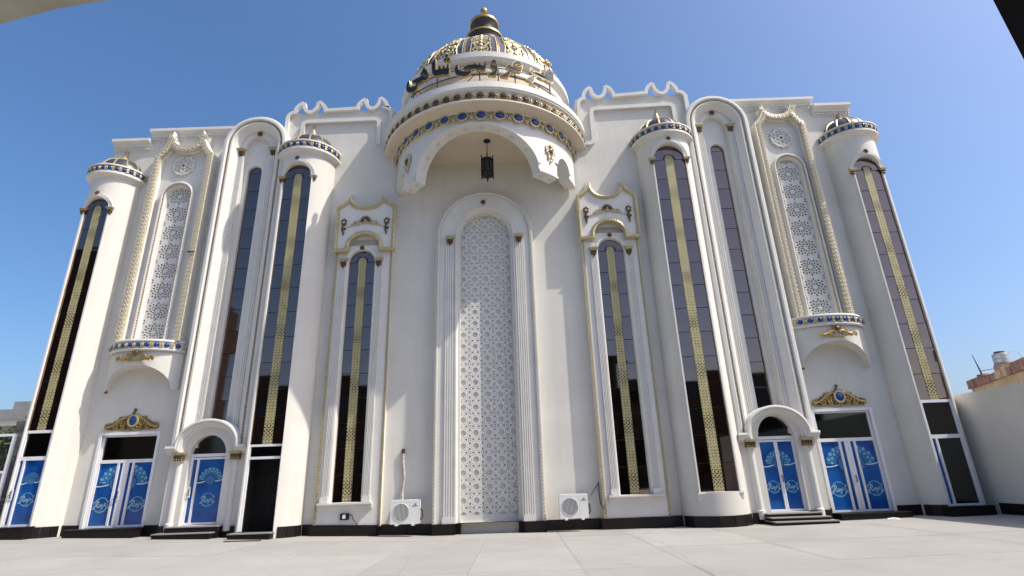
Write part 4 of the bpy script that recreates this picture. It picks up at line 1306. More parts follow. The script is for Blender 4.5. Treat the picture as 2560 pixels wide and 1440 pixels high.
    mb.obj('doorstep', ['granite', 'granite'], hall)
    tower_top(t, cx, R_, d['ocap'])
# ------------------------------------------------------------------ round porch canopy and main dome (axis at CX, CY)
CX, CY = .08, 1.0
def ring(mb, prof, a0=-115, a1=115, n=72):
    lathe(mb, prof, CX, CY, a0, a1, n)
mb = MB()
ring(mb, [(3.3, 15.12), (4.22, 15.12), (4.27, 15.09), (4.30, 14.82), (4.26, 14.80), (4.26, 14.74), (4.20, 14.72), (4.16, 14.68), (4.16, 14.36), (4.22, 14.33), (4.26, 14.32), (4.26, 14.27), (4.20, 14.25), (3.86, 14.14), (3.84, 14.10)])
can = mb.obj('canopy', 'trim', hall, smooth=30)
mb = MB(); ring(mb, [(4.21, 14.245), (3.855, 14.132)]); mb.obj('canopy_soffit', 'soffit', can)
# frieze of rosettes under the rim
fr_ = rosette_mesh(.15, ('shadegold',), 7)
fg = rosette_mesh(.12, ('palegold',), 5)
nf = 27
for k in range(nf):
    a = -74 + 148 * k / (nf - 1)
    put('frieze_rosette', fr_, can, CX + 4.17 * sin(rad(a)), CY - 4.17 * cos(rad(a)), 14.52, 1, rad(a))
for k in range(nf - 1):
    a = -74 + 148 * (k + .5) / (nf - 1)
    put('frieze_leaf', fg, can, CX + 4.17 * sin(rad(a)), CY - 4.17 * cos(rad(a)), 14.50, 1, rad(a))
# bead ring: blue stones in gilt sockets
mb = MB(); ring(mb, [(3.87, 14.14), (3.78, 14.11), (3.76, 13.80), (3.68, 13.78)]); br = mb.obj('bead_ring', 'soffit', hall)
def socket():
    mb = MB()
    mb.m = 0
    tube(mb, [(.145 * cos(t), -.03, .125 * sin(t)) for t in [2 * pi * k / 16 for k in range(17)]], .025, 5)
    mb.m = 1; blob(mb, (0, -.01, 0), .125, .06, .105, 12, 5)
    o = mb.obj('blue_stone', ['palegold', 'blue'], smooth=50); me = o.data; bpy.data.objects.remove(o); return me
SOCK = socket()
def bracket():
    mb = MB()
    for sx in (-1, 1):
        flat_tube(mb, smoothpath([(sx * .02, -.13), (sx * .055, -.02), (sx * .10, .10), (sx * .07, .13)]), .032, -.03)
    blob(mb, (0, -.05, -.06), .04, .04, .08, 5, 2); blob(mb, (0, -.04, .08), .035, .04, .05, 5, 2)
    o = mb.obj('gilt_bracket', 'palegold', smooth=50); me = o.data; bpy.data.objects.remove(o); return me
BRK = bracket()
nb = 15
for k in range(nb):
    a = -71.5 + 143 * k / (nb - 1)
    put('blue_stone', SOCK, br, CX + 3.79 * sin(rad(a)), CY - 3.79 * cos(rad(a)), 13.955, 1.38, rad(a))
    if k < nb - 1:
        a += 143 / (nb - 1) / 2
        put('gilt_bracket', BRK, br, CX + 3.79 * sin(rad(a)), CY - 3.79 * cos(rad(a)), 13.955, 1.2, rad(a))
# arcade wall: big front arch, hanging legs, small side arches
SH = 4.3
def zlow(a):
    a = abs(a + SH)
    if a < 37.3: return 12.0 + 1.66 * sqrt(max(0, 1 - (a / 37.3) ** 2))
    if a <= 51.5: return 11.98
    if a < 65: return 12.42 + .6 * sqrt(max(0, 1 - ((a - 58.25) / 6.75) ** 2))
    return 12.42
AN = sorted(set([round(-73 + 146 * k / 92, 3) for k in range(93)] + [s_ * q - SH for s_ in (-1, 1) for q in (37.29, 37.3, 37.1, 36.6, 51.5, 51.51, 51.7, 52.2, 64.99, 65.0, 64.8, 64.3)]))
P3 = lambda r, a, z: (CX + r * sin(rad(a)), CY - r * cos(rad(a)), z)
RO, RI = 3.72, 3.28
mb = MB()
mb.grid([[P3(RO, a, 13.80), P3(RO, a, zlow(a))] for a in AN])
mb.grid([[P3(RO, a, zlow(a)), P3(RI, a, zlow(a))] for a in AN])
mb.grid([[P3(RI, a, zlow(a)), P3(RI, a, 13.8)] for a in AN])
ar = mb.obj('canopy_arcade', 'trim', hall, smooth=30)
# raised edging that follows the arches
mb = MB()
def edging(a0, a1, n, extra=()):
    pts = [(a0 + (a1 - a0) * k / n) for k in range(n + 1)]
    rows = []
    for i, a in enumerate(pts):
        z = zlow(a)
        b = pts[min(i + 1, n)]; c = pts[max(i - 1, 0)]
        dx, dz = rad(b - c) * RO, zlow(b) - zlow(c)
        L = math.hypot(dx, dz); nx, nz = -dz / L, dx / L
        rows.append([P3(RO + o_, a + math.degrees(nx * t / RO), z + nz * t) for t, o_ in ((.0, 0), (.0, .045), (.07, .045), (.10, .02), (.14, .02), (.15, 0))])
    mb.grid(rows)
edging(-36.7 - SH, 36.7 - SH, 60); edging(51.8 - SH, 64.8 - SH, 20); edging(-64.8 - SH, -51.8 - SH, 20)
for s_ in (-1, 1):
    mb.grid([[P3(RO + o_, s_ * a - SH, 11.99 + t) for t, o_ in ((0, 0), (0, .045), (.07, .045), (.10, 0))] for a in (37.3, 41, 44, 47, 51.5)])
mb.obj('arch_edging', 'trim', ar, smooth=30)
mb = MB()
q = [P3(RI + .1, -74 + 148 * k / 30, 13.72) for k in range(31)]
mb.poly([(x, min(y, .02), z) for x, y, z in q])
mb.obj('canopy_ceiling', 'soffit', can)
ROS = rosette_mesh(.20, ('leaf', 'shadegold'), 8)
def crest_mesh():
    mb = MB()
    mb.m = 0
    for k in range(7):
        a = pi * k / 6
        blob(mb, (.17 * cos(a), -.03, .10 + .22 * sin(a)), .07, .04, .075, 5, 2)
    for sx in (-1, 1):
        flat_tube(mb, spiral(sx * .10, -.05, .10, 0 if sx > 0 else pi, 1.3, sx), .035, -.04)
        blob(mb, (sx * .08, -.04, -.22), .07, .04, .09, 5, 2)
    mb.m = 1; blob(mb, (0, -.07, .06), .10, .06, .13, 7, 3)
    mb.m = 0; blob(mb, (0, -.04, -.36), .05, .04, .07, 5, 2)
    o = mb.obj('leg_ornament', ['leaf', 'shadegold'], smooth=50); me = o.data; bpy.data.objects.remove(o); return me
LEGO = crest_mesh()
for s_ in (-1, 1):
    p = P3(RO + .01, s_ * 46 - SH, 12.95); put('leg_ornament', LEGO, ar, *p, 1.05, rad(s_ * 46 - SH))
mbd = MB(); lathe(mbd, [(0, 0), (.05, 0), (.06, .012), (.075, .012), (.085, 0)], 0, 0, 0, 360, 14)
mbd.v = [(x, y, -z) for x, y, z in mbd.v]
o = mbd.obj('downlight', 'recess'); DL = o.data; bpy.data.objects.remove(o)
for a in (-36, -28, -19, -10, 0, 10, 18, 27):
    z = zlow(a); p = P3(3.5, a, z - .004)
    o = put('downlight', DL, ar, *p, 1.0, rad(a))
    da = rad(1) * RO * 2; sl_ = math.atan2(zlow(a + 1) - zlow(a - 1), da)
    o.rotation_euler = (0, -sl_, rad(a))
for a in (-52.5, -45.5, 37, 44): put('downlight', DL, ar, *P3(3.5, a, 11.976), 1.0)

# drum under the dome: cream wall and two white rings
mb = MB(); ring(mb, [(3.62, 15.13), (3.60, 15.75), (3.45, 16.15), (3.34, 16.2)], -125, 125); dr_ = mb.obj('dome_drum', 'soffit', hall, smooth=30)
mb = MB(); ring(mb, [(3.3, 16.10), (3.52, 16.11), (3.56, 16.14), (3.56, 16.40), (3.48, 16.44), (3.42, 16.46), (3.42, 16.56), (3.52, 16.60), (3.60, 16.62), (3.64, 16.66), (3.66, 16.70), (3.70, 16.74), (3.70, 16.98), (3.66, 17.02), (3.4, 17.04)], -180, 180); mb.obj('drum_ring', 'trim', dr_, smooth=30)
DP = [(3.46, 17.0), (3.44, 17.3), (3.36, 17.65), (3.20, 18.0), (2.96, 18.38), (2.65, 18.74), (2.30, 19.04), (1.9, 19.28), (1.45, 19.44), (1.05, 19.52), (.7, 19.56)]
mb = MB(); lathe(mb, DP, CX, CY, 0, 360, 96); dome = mb.obj('main_dome', 'dome', hall, smooth=50)
rowsmesh = MB()
rowsmesh.m = 0
for off_, rr, mi_ in ((-.035, .024, 0), (.035, .024, 1)):
    rowsmesh.m = mi_
    tube(rowsmesh, [(off_ * (.35 + .65 * r / 3.6), -(r + .02), z) for r, z in DP[:-1]], rr, 6)
rowsmesh.m = 2
tube(rowsmesh, [(0, -(r + .01), z) for r, z in DP[:-1]], .022, 5)
o = rowsmesh.obj('dome_rib', ['leaf', 'gold', 'shadegold'], smooth=60); RIB = o.data; bpy.data.objects.remove(o)
# gilt scroll panel laid on one gore of the dome: u across, t up
def dsurf(u, t):
    """u = degrees, t = height 0..1 along the profile"""
    f = t * (len(DP) - 2); i = min(int(f), len(DP) - 3); f -= i
    r = DP[i][0] * (1 - f) + DP[i + 1][0] * f; z = DP[i][1] * (1 - f) + DP[i + 1][1] * f
    return (sin(rad(u)) * (r + .03), -cos(rad(u)) * (r + .03), z)
def gore():
    mb = MB()
    def crv(pts, r): tube(mb, [dsurf(u * 7.6 * (1 if t < .5 else 1.1 - .2 * t), t) for u, t in pts], r, 5, .8)
    for s_ in (-1, 1):
        X = lambda p: [(s_ * a, b) for a, b in p]
        for cu, ct, ru, a0, tn, sg_ in ((.48, .12, .34, pi * .5, 1.4, 1), (.42, .25, .34, -pi * .5, 1.3, 1), (.40, .40, .32, pi * .5, 1.3, -1), (.42, .54, .34, -pi * .4, 1.3, 1), (.42, .69, .34, pi * .5, 1.3, -1), (.45, .83, .36, 0, 1.2, 1)):
            pts = spiral(0, 0, 1, a0, tn, sg_, .15, 16)
            crv([(s_ * (cu + ru * x) * .92, ct + .062 * z_) for x, z_ in pts], .036)
        crv(X([(.05, .05), (.35, .07), (.7, .05), (.9, .08)]), .035)
        crv(X([(.1, .32), (.5, .33), (.82, .30), (.9, .36)]), .04)
        crv(X([(.9, .04), (.80, .2), (.85, .4), (.78, .6), (.85, .8)]), .03)
        for k in range(9):
            u, t = s_ * random.uniform(.1, .85), .04 + .9 * k / 9
            blob(mb, dsurf(u * 7.6, t), .055, .05, .055, 5, 2)
    crv([(.5 * cos(x), .20 + .09 * sin(x)) for x in [2 * pi * k / 16 for k in range(17)]], .04)
    crv([(.35 * cos(x), .47 + .07 * sin(x)) for x in [2 * pi * k / 16 for k in range(17)]], .04)
    for k in range(12): blob(mb, dsurf(0, .05 + .9 * k / 12), .09, .06, .08, 5, 2)
    o = mb.obj('gilt_panel', 'palegold', smooth=50); me = o.data; bpy.data.objects.remove(o); return me
GORE = gore()
for k in range(-5, 6):
    put('gilt_panel', GORE, dome, CX, CY, 0, 1, rad(22.5 * k))
for k in range(-6, 6):
    put('dome_rib', RIB, dome, CX, CY, 0, 1, rad(22.5 * (k + .5)))
mb = MB()
mb.m = 0
lathe(mb, [(1.02, 19.55), (.97, 20.1), (.86, 20.6), (.80, 20.8), (.86, 20.98)], CX, CY, 0, 360, 40)
lathe(mb, [(.82, 21.14), (.56, 21.26), (.50, 21.45), (.56, 21.70), (.67, 21.93)], CX, CY, 0, 360, 40)
lathe(mb, [(.67, 22.05), (.5, 22.12), (.07, 22.3), (.05, 22.75)], CX, CY, 0, 360, 40)
mb.m = 1
lathe(mb, [(.88, 20.99), (.90, 21.0), (.90, 21.09), (.86, 21.13), (.80, 21.15)], CX, CY, 0, 360, 40)
lathe(mb, [(.66, 21.92), (.70, 21.94), (.70, 22.03), (.67, 22.06)], CX, CY, 0, 360, 40)
lan = mb.obj('dome_lantern', ['darkdome', 'gold'], hall, smooth=35)
mb = MB(); lathe(mb, [(.0, 22.72), (.10, 22.76), (.165, 22.88), (.165, 22.98), (.10, 23.10), (.0, 23.14)], CX, CY, 0, 360, 20); mb.obj('finial_ball', 'gold', lan, smooth=60)

# ------------------------------------------------------------------ sign: free-standing letters on the canopy rim
LET=[
 ( [(23.98, 15.529), (25.96, 15.668), (28.0, 15.798), (27.26, 15.856), (26.34, 15.94), (26.83, 16.093), (27.65, 16.131), (28.28, 16.039), (29.02, 15.967), (29.42, 16.03), (30.31, 16.05), (31.41, 16.022), (32.38, 16.053), (33.23, 16.174), (34.61, 16.268), (35.96, 16.284), (37.06, 16.244), (37.47, 16.307), (38.15, 16.412), (39.17, 16.483), (40.61, 16.46), (41.73, 16.344), (42.37, 16.242), (42.23, 16.014), (41.72, 15.898), (40.12, 15.79), (37.74, 15.765), (35.94, 15.78), (33.3, 15.754), (31.23, 15.799), (29.76, 15.74), (29.09, 15.659), (28.57, 15.491), (27.55, 15.433), (25.63, 15.446), (24.13, 15.471)] , [[(32.89, 16.022), (34.03, 16.103), (35.58, 16.112), (35.29, 16.039), (33.92, 15.977)], [(39.36, 16.314), (40.33, 16.321), (40.14, 16.257), (39.41, 16.253)]] ),
 ( [(10.17, 15.479), (11.9, 15.556), (13.66, 15.666), (14.59, 15.739), (13.89, 15.814), (13.4, 15.892), (14.32, 16.011), (15.04, 16.059), (15.72, 16.0), (16.67, 15.953), (16.99, 16.082), (17.38, 16.15), (18.5, 16.239), (19.98, 16.299), (21.44, 16.274), (22.14, 16.196), (22.37, 16.108), (22.37, 15.953), (21.53, 15.781), (20.6, 15.747), (19.15, 15.75), (17.52, 15.707), (15.92, 15.666), (15.34, 15.552), (14.24, 15.401), (12.86, 15.4), (11.16, 15.413), (10.32, 15.435)] , [[(18.59, 16.063), (19.88, 16.099), (21.69, 16.07), (21.77, 16.033), (19.83, 16.009), (18.75, 16.027)]] ),
 ( [(3.81, 15.495), (5.52, 15.581), (7.56, 15.708), (6.49, 15.723), (5.43, 15.803), (5.15, 15.914), (5.33, 16.041), (6.14, 16.142), (7.4, 16.198), (8.32, 16.14), (8.9, 16.017), (9.16, 15.85), (9.11, 15.683), (8.42, 15.484), (7.78, 15.411), (5.94, 15.424), (4.26, 15.433)] , [[(6.32, 15.981), (6.95, 16.005), (7.95, 15.968), (7.78, 15.925), (6.7, 15.927)]] ),
 ( [(3.33, 16.093), (3.48, 15.939), (3.26, 15.771), (2.31, 15.646), (1.24, 15.647), (0.17, 15.691), (-0.91, 15.668), (-2.29, 15.737), (-4.39, 15.717), (-4.24, 15.632), (-4.8, 15.526), (-6.36, 15.444), (-8.24, 15.438), (-10.46, 15.495), (-12.23, 15.592), (-13.05, 15.731), (-13.14, 15.858), (-12.57, 16.003), (-11.6, 16.057), (-10.95, 16.046), (-11.11, 15.936), (-10.78, 15.805), (-9.5, 15.731), (-7.6, 15.679), (-5.72, 15.673), (-5.25, 15.71), (-6.65, 15.759), (-8.23, 15.784), (-8.55, 15.83), (-7.91, 15.906), (-6.33, 15.958), (-4.45, 15.968), (-3.2, 15.959), (-2.57, 16.039), (-2.1, 16.064), (-1.8, 15.964), (-0.87, 15.932), (-0.08, 16.041), (0.38, 16.026), (0.82, 15.913), (1.59, 15.897), (2.39, 16.051), (2.87, 16.093)] , [] ),
 ( [(-26.39, 16.484), (-23.97, 16.63), (-23.6, 16.077), (-22.31, 16.074), (-22.12, 16.186), (-21.07, 16.225), (-20.83, 16.068), (-19.78, 16.024), (-19.49, 16.151), (-18.77, 16.15), (-18.34, 16.022), (-17.53, 16.004), (-17.05, 16.177), (-16.25, 16.167), (-15.72, 15.898), (-15.9, 15.72), (-17.08, 15.646), (-19.11, 15.742), (-21.19, 15.76), (-24.41, 15.808), (-25.77, 15.94), (-26.31, 16.226)] , [] ),
 ( [(-31.35, 16.442), (-29.33, 16.259), (-28.19, 16.035), (-28.47, 15.842), (-29.62, 15.764), (-31.58, 15.832), (-34.1, 15.823), (-35.16, 15.846), (-35.39, 15.788), (-35.82, 15.603), (-37.71, 15.559), (-41.26, 15.636), (-44.25, 15.8), (-45.26, 15.999), (-44.91, 16.19), (-43.65, 16.288), (-42.26, 16.252), (-42.07, 16.114), (-42.46, 16.011), (-40.84, 15.903), (-37.3, 15.812), (-36.79, 15.876), (-37.96, 15.971), (-39.88, 16.037), (-40.09, 16.131), (-38.06, 16.149), (-34.77, 16.119), (-33.71, 16.096), (-33.9, 16.205), (-32.79, 16.316)] , [[(-32.72, 16.143), (-31.97, 16.167), (-31.33, 16.109), (-31.68, 16.063), (-32.44, 16.099)], [(-30.69, 16.036), (-30.21, 16.053), (-29.75, 15.986), (-30.17, 15.942), (-30.66, 15.976)]] ),
]
DOTS= [(38.18, 16.791), (40.31, 16.754), (-17.4, 16.573), (-18.28, 16.416), (-16.37, 16.372)]
sign = empty('roof_sign', (CX, CY - 4.15, 15.12), label='black and gold Persian letter sign standing on the rim below the main dome', cat='sign')
RS = 4.15
def cyl(a, z, r): return (CX + r * sin(rad(a)), CY - r * cos(rad(a)), z)
def inset(pts, dd):
    p = [(a * rad(1) * RS, z) for a, z in pts]
    if area2(p) > 0: p = p[::-1]; pts = pts[::-1]
    no = offs(p, True)
    return [(math.degrees((q[0] + m.x * dd) / RS), q[1] + m.y * dd) for q, m in zip(p, no)]
def letter(out, holes, ins=.022):
    p2 = [(a * rad(1) * RS, z) for a, z in out]
    h2 = [[(a * rad(1) * RS, z) for a, z in h] for h in holes]
    mb = MB()
    mb.m = 0; plate(mb, p2, h2, 0, .11, back=True)
    mb.m = 1
    pin = [(a * rad(1) * RS, z) for a, z in inset(out, ins)]
    hin = [[(a * rad(1) * RS, z) for a, z in inset(h[::1], -ins)] for h in holes]
    plate(mb, pin, hin, -.006, -.001, sides=False)
    # bend the flat letter round the rim
    mb.v = [(CX - sign.location.x + (RS - y) * sin(x / RS), CY - sign.location.y - (RS - y) * cos(x / RS), z - sign.location.z) for x, y, z in mb.v]
    return mb.obj('letter', ['gold', 'black'], sign)
for k, (o_, h_) in enumerate(LET): letter(o_, h_, .012 if k == 0 else .022)
for a, z in DOTS:
    letter([(a + 1.05 * sin(t), z + .078 * cos(t)) for t in [2 * pi * k / 8 for k in range(8)]], [])
off_ = lambda p: (p[0] - sign.location.x, p[1] - sign.location.y, p[2] - sign.location.z)
ra = [-44 + 86 * k / 40 for k in range(41)]
zr = lambda a: 15.60 + .0 * a
mb = MB(); tube(mb, [off_(cyl(a, 15.66, RS - .19)) for a in ra], .022, 5); mb.obj('rail', 'cable', sign)
mb = MB(); tube(mb, [off_(cyl(a, 15.95, RS - .19)) for a in ra], .018, 5); mb.obj('rail', 'cable', sign)
for a, z in ((-41.5, 16.0), (-24, 15.95), (-.2, 15.95), (18.8, 15.95), (41.2, 16.2), (9.6, 15.9), (38.4, 16.75)):
    mb = MB(); tube(mb, [off_(cyl(a, 15.12 if a != 38.4 else 16.2, RS - .17)), off_(cyl(a, z, RS - .17))], .024, 5); mb.obj('post', 'cable', sign)
for a, b in ((-40, -36), (-37, -31), (-3, -13), (34, 30)):
    mb = MB(); tube(mb, [off_(cyl(a, 15.62, RS - .17)), off_(cyl(b, 15.13, RS - .35))], .016, 5); mb.obj('brace', 'cable', sign)

# ------------------------------------------------------------------ hanging lantern
lt = empty('porch_lantern', (.22, -1.6, 13.72), label='black wrought lantern hanging on a chain under the canopy', cat='lantern')
mb = MB(); lathe(mb, [(0, 0), (.13, -.002), (.13, -.03), (.05, -.06), (0, -.06)], 0, 0, 0, 360, 16); mb.obj('ceiling_rose', 'iron', lt)
mb = MB()
for k in range(14):
    z = -.06 - .05 * k
    tube(mb, [(.014 * cos(t) * (k % 2), .014 * cos(t) * (1 - k % 2), z - .025 + .034 * sin(t)) for t in [2 * pi * j / 8 for j in range(9)]], .007, 4, caps=False)
mb.obj('chain', 'iron', lt)
mb = MB()
zb = -1.45
hexp = lambda r, z: [(r * sin(rad(60 * k)), -r * cos(rad(60 * k)), z) for k in range(7)]
for r, z in ((.235, -.86), (.25, -.92), (.25, zb + .06), (.235, zb)):
    tube(mb, hexp(r, z), .018, 5, caps=False)
for k in range(6):
    a = rad(60 * k); x, y = .245 * sin(a), -.245 * cos(a)
    tube(mb, [(x, y, -.78), (x, y, zb - .08)], .02, 5)
    blob(mb, (x, y, -.75), .03, .03, .05, 5, 2); blob(mb, (x, y, zb - .11), .03, .03, .05, 5, 2)
    tube(mb, [(x, y, -.9), (x * .55, y * .55, -.76), (0, 0, -.72)], .016, 5)
    tube(mb, [(x, y, zb), (x * .6, y * .6, zb - .12), (0, 0, zb - .16)], .016, 5)
    b = rad(60 * k + 30); x2, y2 = .212 * sin(b), -.212 * cos(b)
    tube(mb, [(x2, y2, -.9), (x2, y2, zb + .02)], .012, 4)
lathe(mb, [(.24, -.88), (.15, -.80), (.05, -.74), (.02, -.72)], 0, 0, 0, 360, 6)
lathe(mb, [(.24, zb), (.16, zb - .10), (.05, zb - .18), (.035, zb - .24), (.01, zb - .34)], 0, 0, 0, 360, 6)
mb.obj('iron_cage', 'iron', lt)
for k in range(6):
    mb = MB()
    a, b = rad(60 * k), rad(60 * k + 60)
    mb.poly([(.225 * sin(a), -.225 * cos(a), zb + .04), (.225 * sin(b), -.225 * cos(b), zb + .04), (.225 * sin(b), -.225 * cos(b), -.92), (.225 * sin(a), -.225 * cos(a), -.92)])
    mb.obj('lantern_pane', 'darkglass', lt)

# ------------------------------------------------------------------ air conditioners and small fittings on the wall
def ac_unit(x, label):
    t = empty('air_conditioner', (x, -.5, .37), label=label, cat='air conditioner', group='outdoor air conditioning units against the front wall')
    W_, H_, D_ = .90, .72, .30
    mb = MB(); n = 28
    circ = [(-.12 + .265 * cos(2 * pi * k / n), .36 + .265 * sin(2 * pi * k / n)) for k in range(n)]
    plate(mb, rect(-W_ / 2, W_ / 2, .02, H_), [circ], -D_ / 2, -D_ / 2 + .06)
    mb.box(-W_ / 2, W_ / 2, D_ / 2 - .02, D_ / 2, .02, H_)
    mb.box(-W_ / 2, W_ / 2, -D_ / 2 + .002, D_ / 2, H_ - .02, H_ + .004); mb.box(-W_ / 2, W_ / 2, -D_ / 2 + .002, D_ / 2, .018, .03)
    for xx in (-W_ / 2, W_ / 2 - .02): mb.box(xx, xx + .02, -D_ / 2 + .002, D_ / 2, .02, H_)
    mb.box(.185, .19, -D_ / 2 - .004, -D_ / 2 + .01, .05, H_ - .04); mb.box(-.42, .42, -D_ / 2 - .004, -D_ / 2 + .01, H_ - .055, H_ - .05)
    b = mb.obj('casing', 'plastic', t)
    mb = MB(); plate(mb, circ, y0=-D_ / 2 + .05, y1=-D_ / 2 + .06); mb.obj('fan_well', 'grey', t)
    mb = MB()
    for k in range(3):
        a = 2 * pi * k / 3
        p = lambda r, s_: (-.12 + r * cos(a + s_), .36 + r * sin(a + s_))
        q = [p(.05, 0), p(.24, -.1), p(.25, .5), p(.14, .8)]
        mb.poly([(x_, -D_ / 2 + .035 + .008 * i, z_) for i, (x_, z_) in enumerate(q)])
    mb.obj('fan_blade', 'grey', t)
    mb = MB()
    for k in range(-6, 7):
        xx = .04 * k; hh = sqrt(max(.001, .262 ** 2 - xx ** 2))
        mb.box(-.12 + xx - .006, -.12 + xx + .006, -D_ / 2 - .012, -D_ / 2 - .004, .36 - hh, .36 + hh)
    for r in (.262,):
        tube(mb, [(-.12 + r * cos(tt), -D_ / 2 - .008, .36 + r * sin(tt)) for tt in [2 * pi * k / 20 for k in range(21)]], .006, 4, caps=False)
    mb.obj('fan_grille', 'plastic', t)
    mb = MB()
    y = -D_ / 2 - .003
    for k, (a, b_) in enumerate(((0, .02), (.024, .04), (.044, .062), (.066, .085), (.089, .108), (.112, .125), (.129, .150), (.154, .165))):
        h_ = .036 if k in (0, 4) else .026
        mb.poly([(.235 + a, y, .525), (.235 + b_, y, .525), (.235 + b_, y, .525 + h_), (.235 + a, y, .525 + h_)])
    mb.poly([(.29, y, .575), (.35, y, .575), (.365, y, .60), (.30, y, .61)])
    mb.obj('badge', 'cable', t)
    mb = MB()
    for xx in (-.30, .22): mb.box(xx, xx + .09, -D_ / 2 - .02, D_ / 2 + .02, -.03, .02)
    mb.obj('foot', 'plastic', t)
    mb = MB()
    tube(mb, [(W_ / 2 + .01, .02, .44), (W_ / 2 + .07, .05, .40), (W_ / 2 + .08, .06, .2), (W_ / 2 + .02, .05, .12)], .03, 6)
    mb.obj('valve_hose', 'cable', t)
    return t
ac_unit(-2.63, 'white outdoor air conditioner with the taped pipe rising behind it')
ac_unit(2.69, 'white outdoor air conditioner with a dark cable slanting up to its right')
mb = MB()
tube(mb, [(-2.82, -.16, 1.06), (-2.84, -.07, 1.35), (-2.80, -.06, 1.8), (-2.86, -.06, 2.3), (-2.86, -.05, 2.55)], .045, 8)
tag(mb.obj('insulated_pipe', 'insul'), 'taped insulated pipe climbing the wall above the air conditioner', 'pipe')
mb = MB(); tube(mb, [(-2.86, -.05, 2.54), (-2.86, -.05, 2.68)], .06, 8); mb.obj('pipe_end', 'cable', bpy.data.objects['insulated_pipe'])
mb = MB()
tube(mb, [(3.15, -.42, .82), (3.3, -.2, 1.02), (3.55, -.05, 1.32), (3.60, -.04, 1.42), (3.60, -.04, 1.1), (3.62, -.05, .75), (3.68, -.30, .62)], .014, 5)
tag(mb.obj('wall_cable', 'cable'), 'dark cable looped on the wall beside the panel edge', 'cable')
t = empty('socket_box', (-4.62, -.25, .55), label='black socket box with a loose cable low on the panel', cat='socket')
mb = MB(); mb.m = 0; mb.box(-.15, .13, -.07, 0, 0, .19); mb.m = 1; mb.box(-.07, .03, -.074, -.06, .04, .15)
mb.obj('box', ['iron', 'plastic'], t)
mb = MB(); tube(mb, [(.13, -.03, .14), (.22, -.03, .13), (.26, -.03, .02), (.36, -.04, -.10), (.44, -.05, -.17)], .012, 5); mb.obj('cable', 'cable', t)
t = tag(None or empty('wall_peg', (-10.98, -.44, 10.05)), 'small dark peg sticking out of the carved frame', 'peg')
mb = MB(); tube(mb, [(-.22, 0, .02), (-.1, -.06, 0), (.05, -.02, .01)], .03, 5); blob(mb, (-.1, -.06, 0), .06, .05, .05); mb.obj('peg', 'cable', t)

# ------------------------------------------------------------------ right-hand boundary wall and what stands behind it
bw = empty('boundary_wall', (15.85, -.4, 0), label='plain plastered boundary wall running forward from the right tower', cat='wall')
mb = MB(); mb.box(0, .28, -22, .4, -.1, 3.79); mb.obj('wall', 'stucco', bw)
for k in range(16):
    mb = MB(); mb.box(-.04, -.002, -.4 - 1.3 * k - 1.295, -.4 - 1.3 * k, -.05, .42 + random.uniform(-.02, .02)); mb.obj('plinth_tile', 'granite', bw)
ang = rad(-22)
nb_ = empty('brick_house', (29.4, 15, 0), rotz=-rad(22), label='weathered ochre house with a rusty parapet beyond the wall', cat='house')
mb = MB(); mb.box(0, 9, -24, 0, -.1, 5.95); mb.obj('wall', 'ochre', nb_)
mb = MB(); mb.box(-.02, .9, -.35, .02, -.1, 5.95); mb.obj('corner_pier', 'pink', nb_)
random.seed(5)
yy = 0.
while yy > -24:
    L = random.uniform(.5, 1.3); mb = MB(); hh = random.uniform(6.33, 6.5)
    mb.box(-.14 - random.uniform(0, .05), .5, yy - L + .02, yy, 5.95, hh); mb.obj('parapet_block', random.choice(['rust', 'rust', 'pink', 'ochre']), nb_)
    yy -= L
for y0 in (-1.2, -3.0, -5.4, -7.4):
    mb = MB(); mb.box(-.03, .1, y0 - .8, y0, 1.0, 5.6); mb.obj('render_panel', 'pink' if y0 in (-3.0, -7.4) else 'ochre', nb_)
def roofpt(u, v, z): return nb_.matrix_world
ca, sa_ = cos(-rad(22)), sin(-rad(22))
RP = lambda x, y: (29.4 + x * ca - y * sa_, 15 + x * sa_ + y * ca)
tx, ty = RP(.95, -2.6)
tk = empty('water_tank', (tx, ty, 6.35), label='grey steel water tank with a black lid on the ochre roof', cat='water tank')
tk.scale = (.62, .62, .56)
mb = MB(); mb.box(-.55, .55, -.5, .5, -.6, 1.02); mb.obj('masonry_base', 'pink', tk)
mb = MB(); lathe(mb, [(0, 1.02), (.62, 1.02), (.62, 1.2), (.655, 1.22), (.62, 1.24), (.62, 1.6), (.655, 1.62), (.62, 1.64), (.62, 2.0), (.655, 2.02), (.62, 2.04), (.6, 2.15), (.3, 2.3)], 0, 0, 0, 360, 28); mb.obj('drum', 'steel', tk, smooth=40)
mb = MB(); lathe(mb, [(.42, 2.24), (.42, 2.36), (.36, 2.42), (0, 2.45)], 0, 0, 0, 360, 20); mb.obj('lid', 'iron', tk, smooth=40)
mb = MB(); lathe(mb, [(.63, 1.03), (.645, 1.05), (.645, 1.24), (.63, 1.26)], 0, 0, 0, 360, 28); mb.obj('band', 'grey', tk)
mb = MB(); mb.box(.6, 1.15, -.3, .3, 0, .75); mb.obj('side_block', 'ochre', tk)
mb = MB(); tube(mb, [(.4, 0, 2.2), (1.0, -.1, 2.35), (1.6, -.2, 2.3), (1.95, -.3, .6), (2.0, -.3, 0)], .025, 5); mb.obj('inlet_pipe', 'steel', tk)
ax_, ay_ = RP(.3, -1.3)
an = empty('roof_aerial', (ax_, ay_, 6.4), label='thin leaning aerial mast on the rusty parapet', cat='aerial')
mb = MB(); tube(mb, [(0, 0, -.1), (-.05, 0, .4), (-.24, 0, 1.45)], [.06, .045, .015], 6); mb.obj('mast', 'cable', an)
mb = MB(); mb.box(-.2, .2, -.2, .2, -.4, .25); mb.obj('foot_block', 'rust', an)
mb = MB(); tube(mb, [(-.05, 0, .45), (.8, -.3, .55)], .02, 5); mb.obj('stay', 'cable', an)

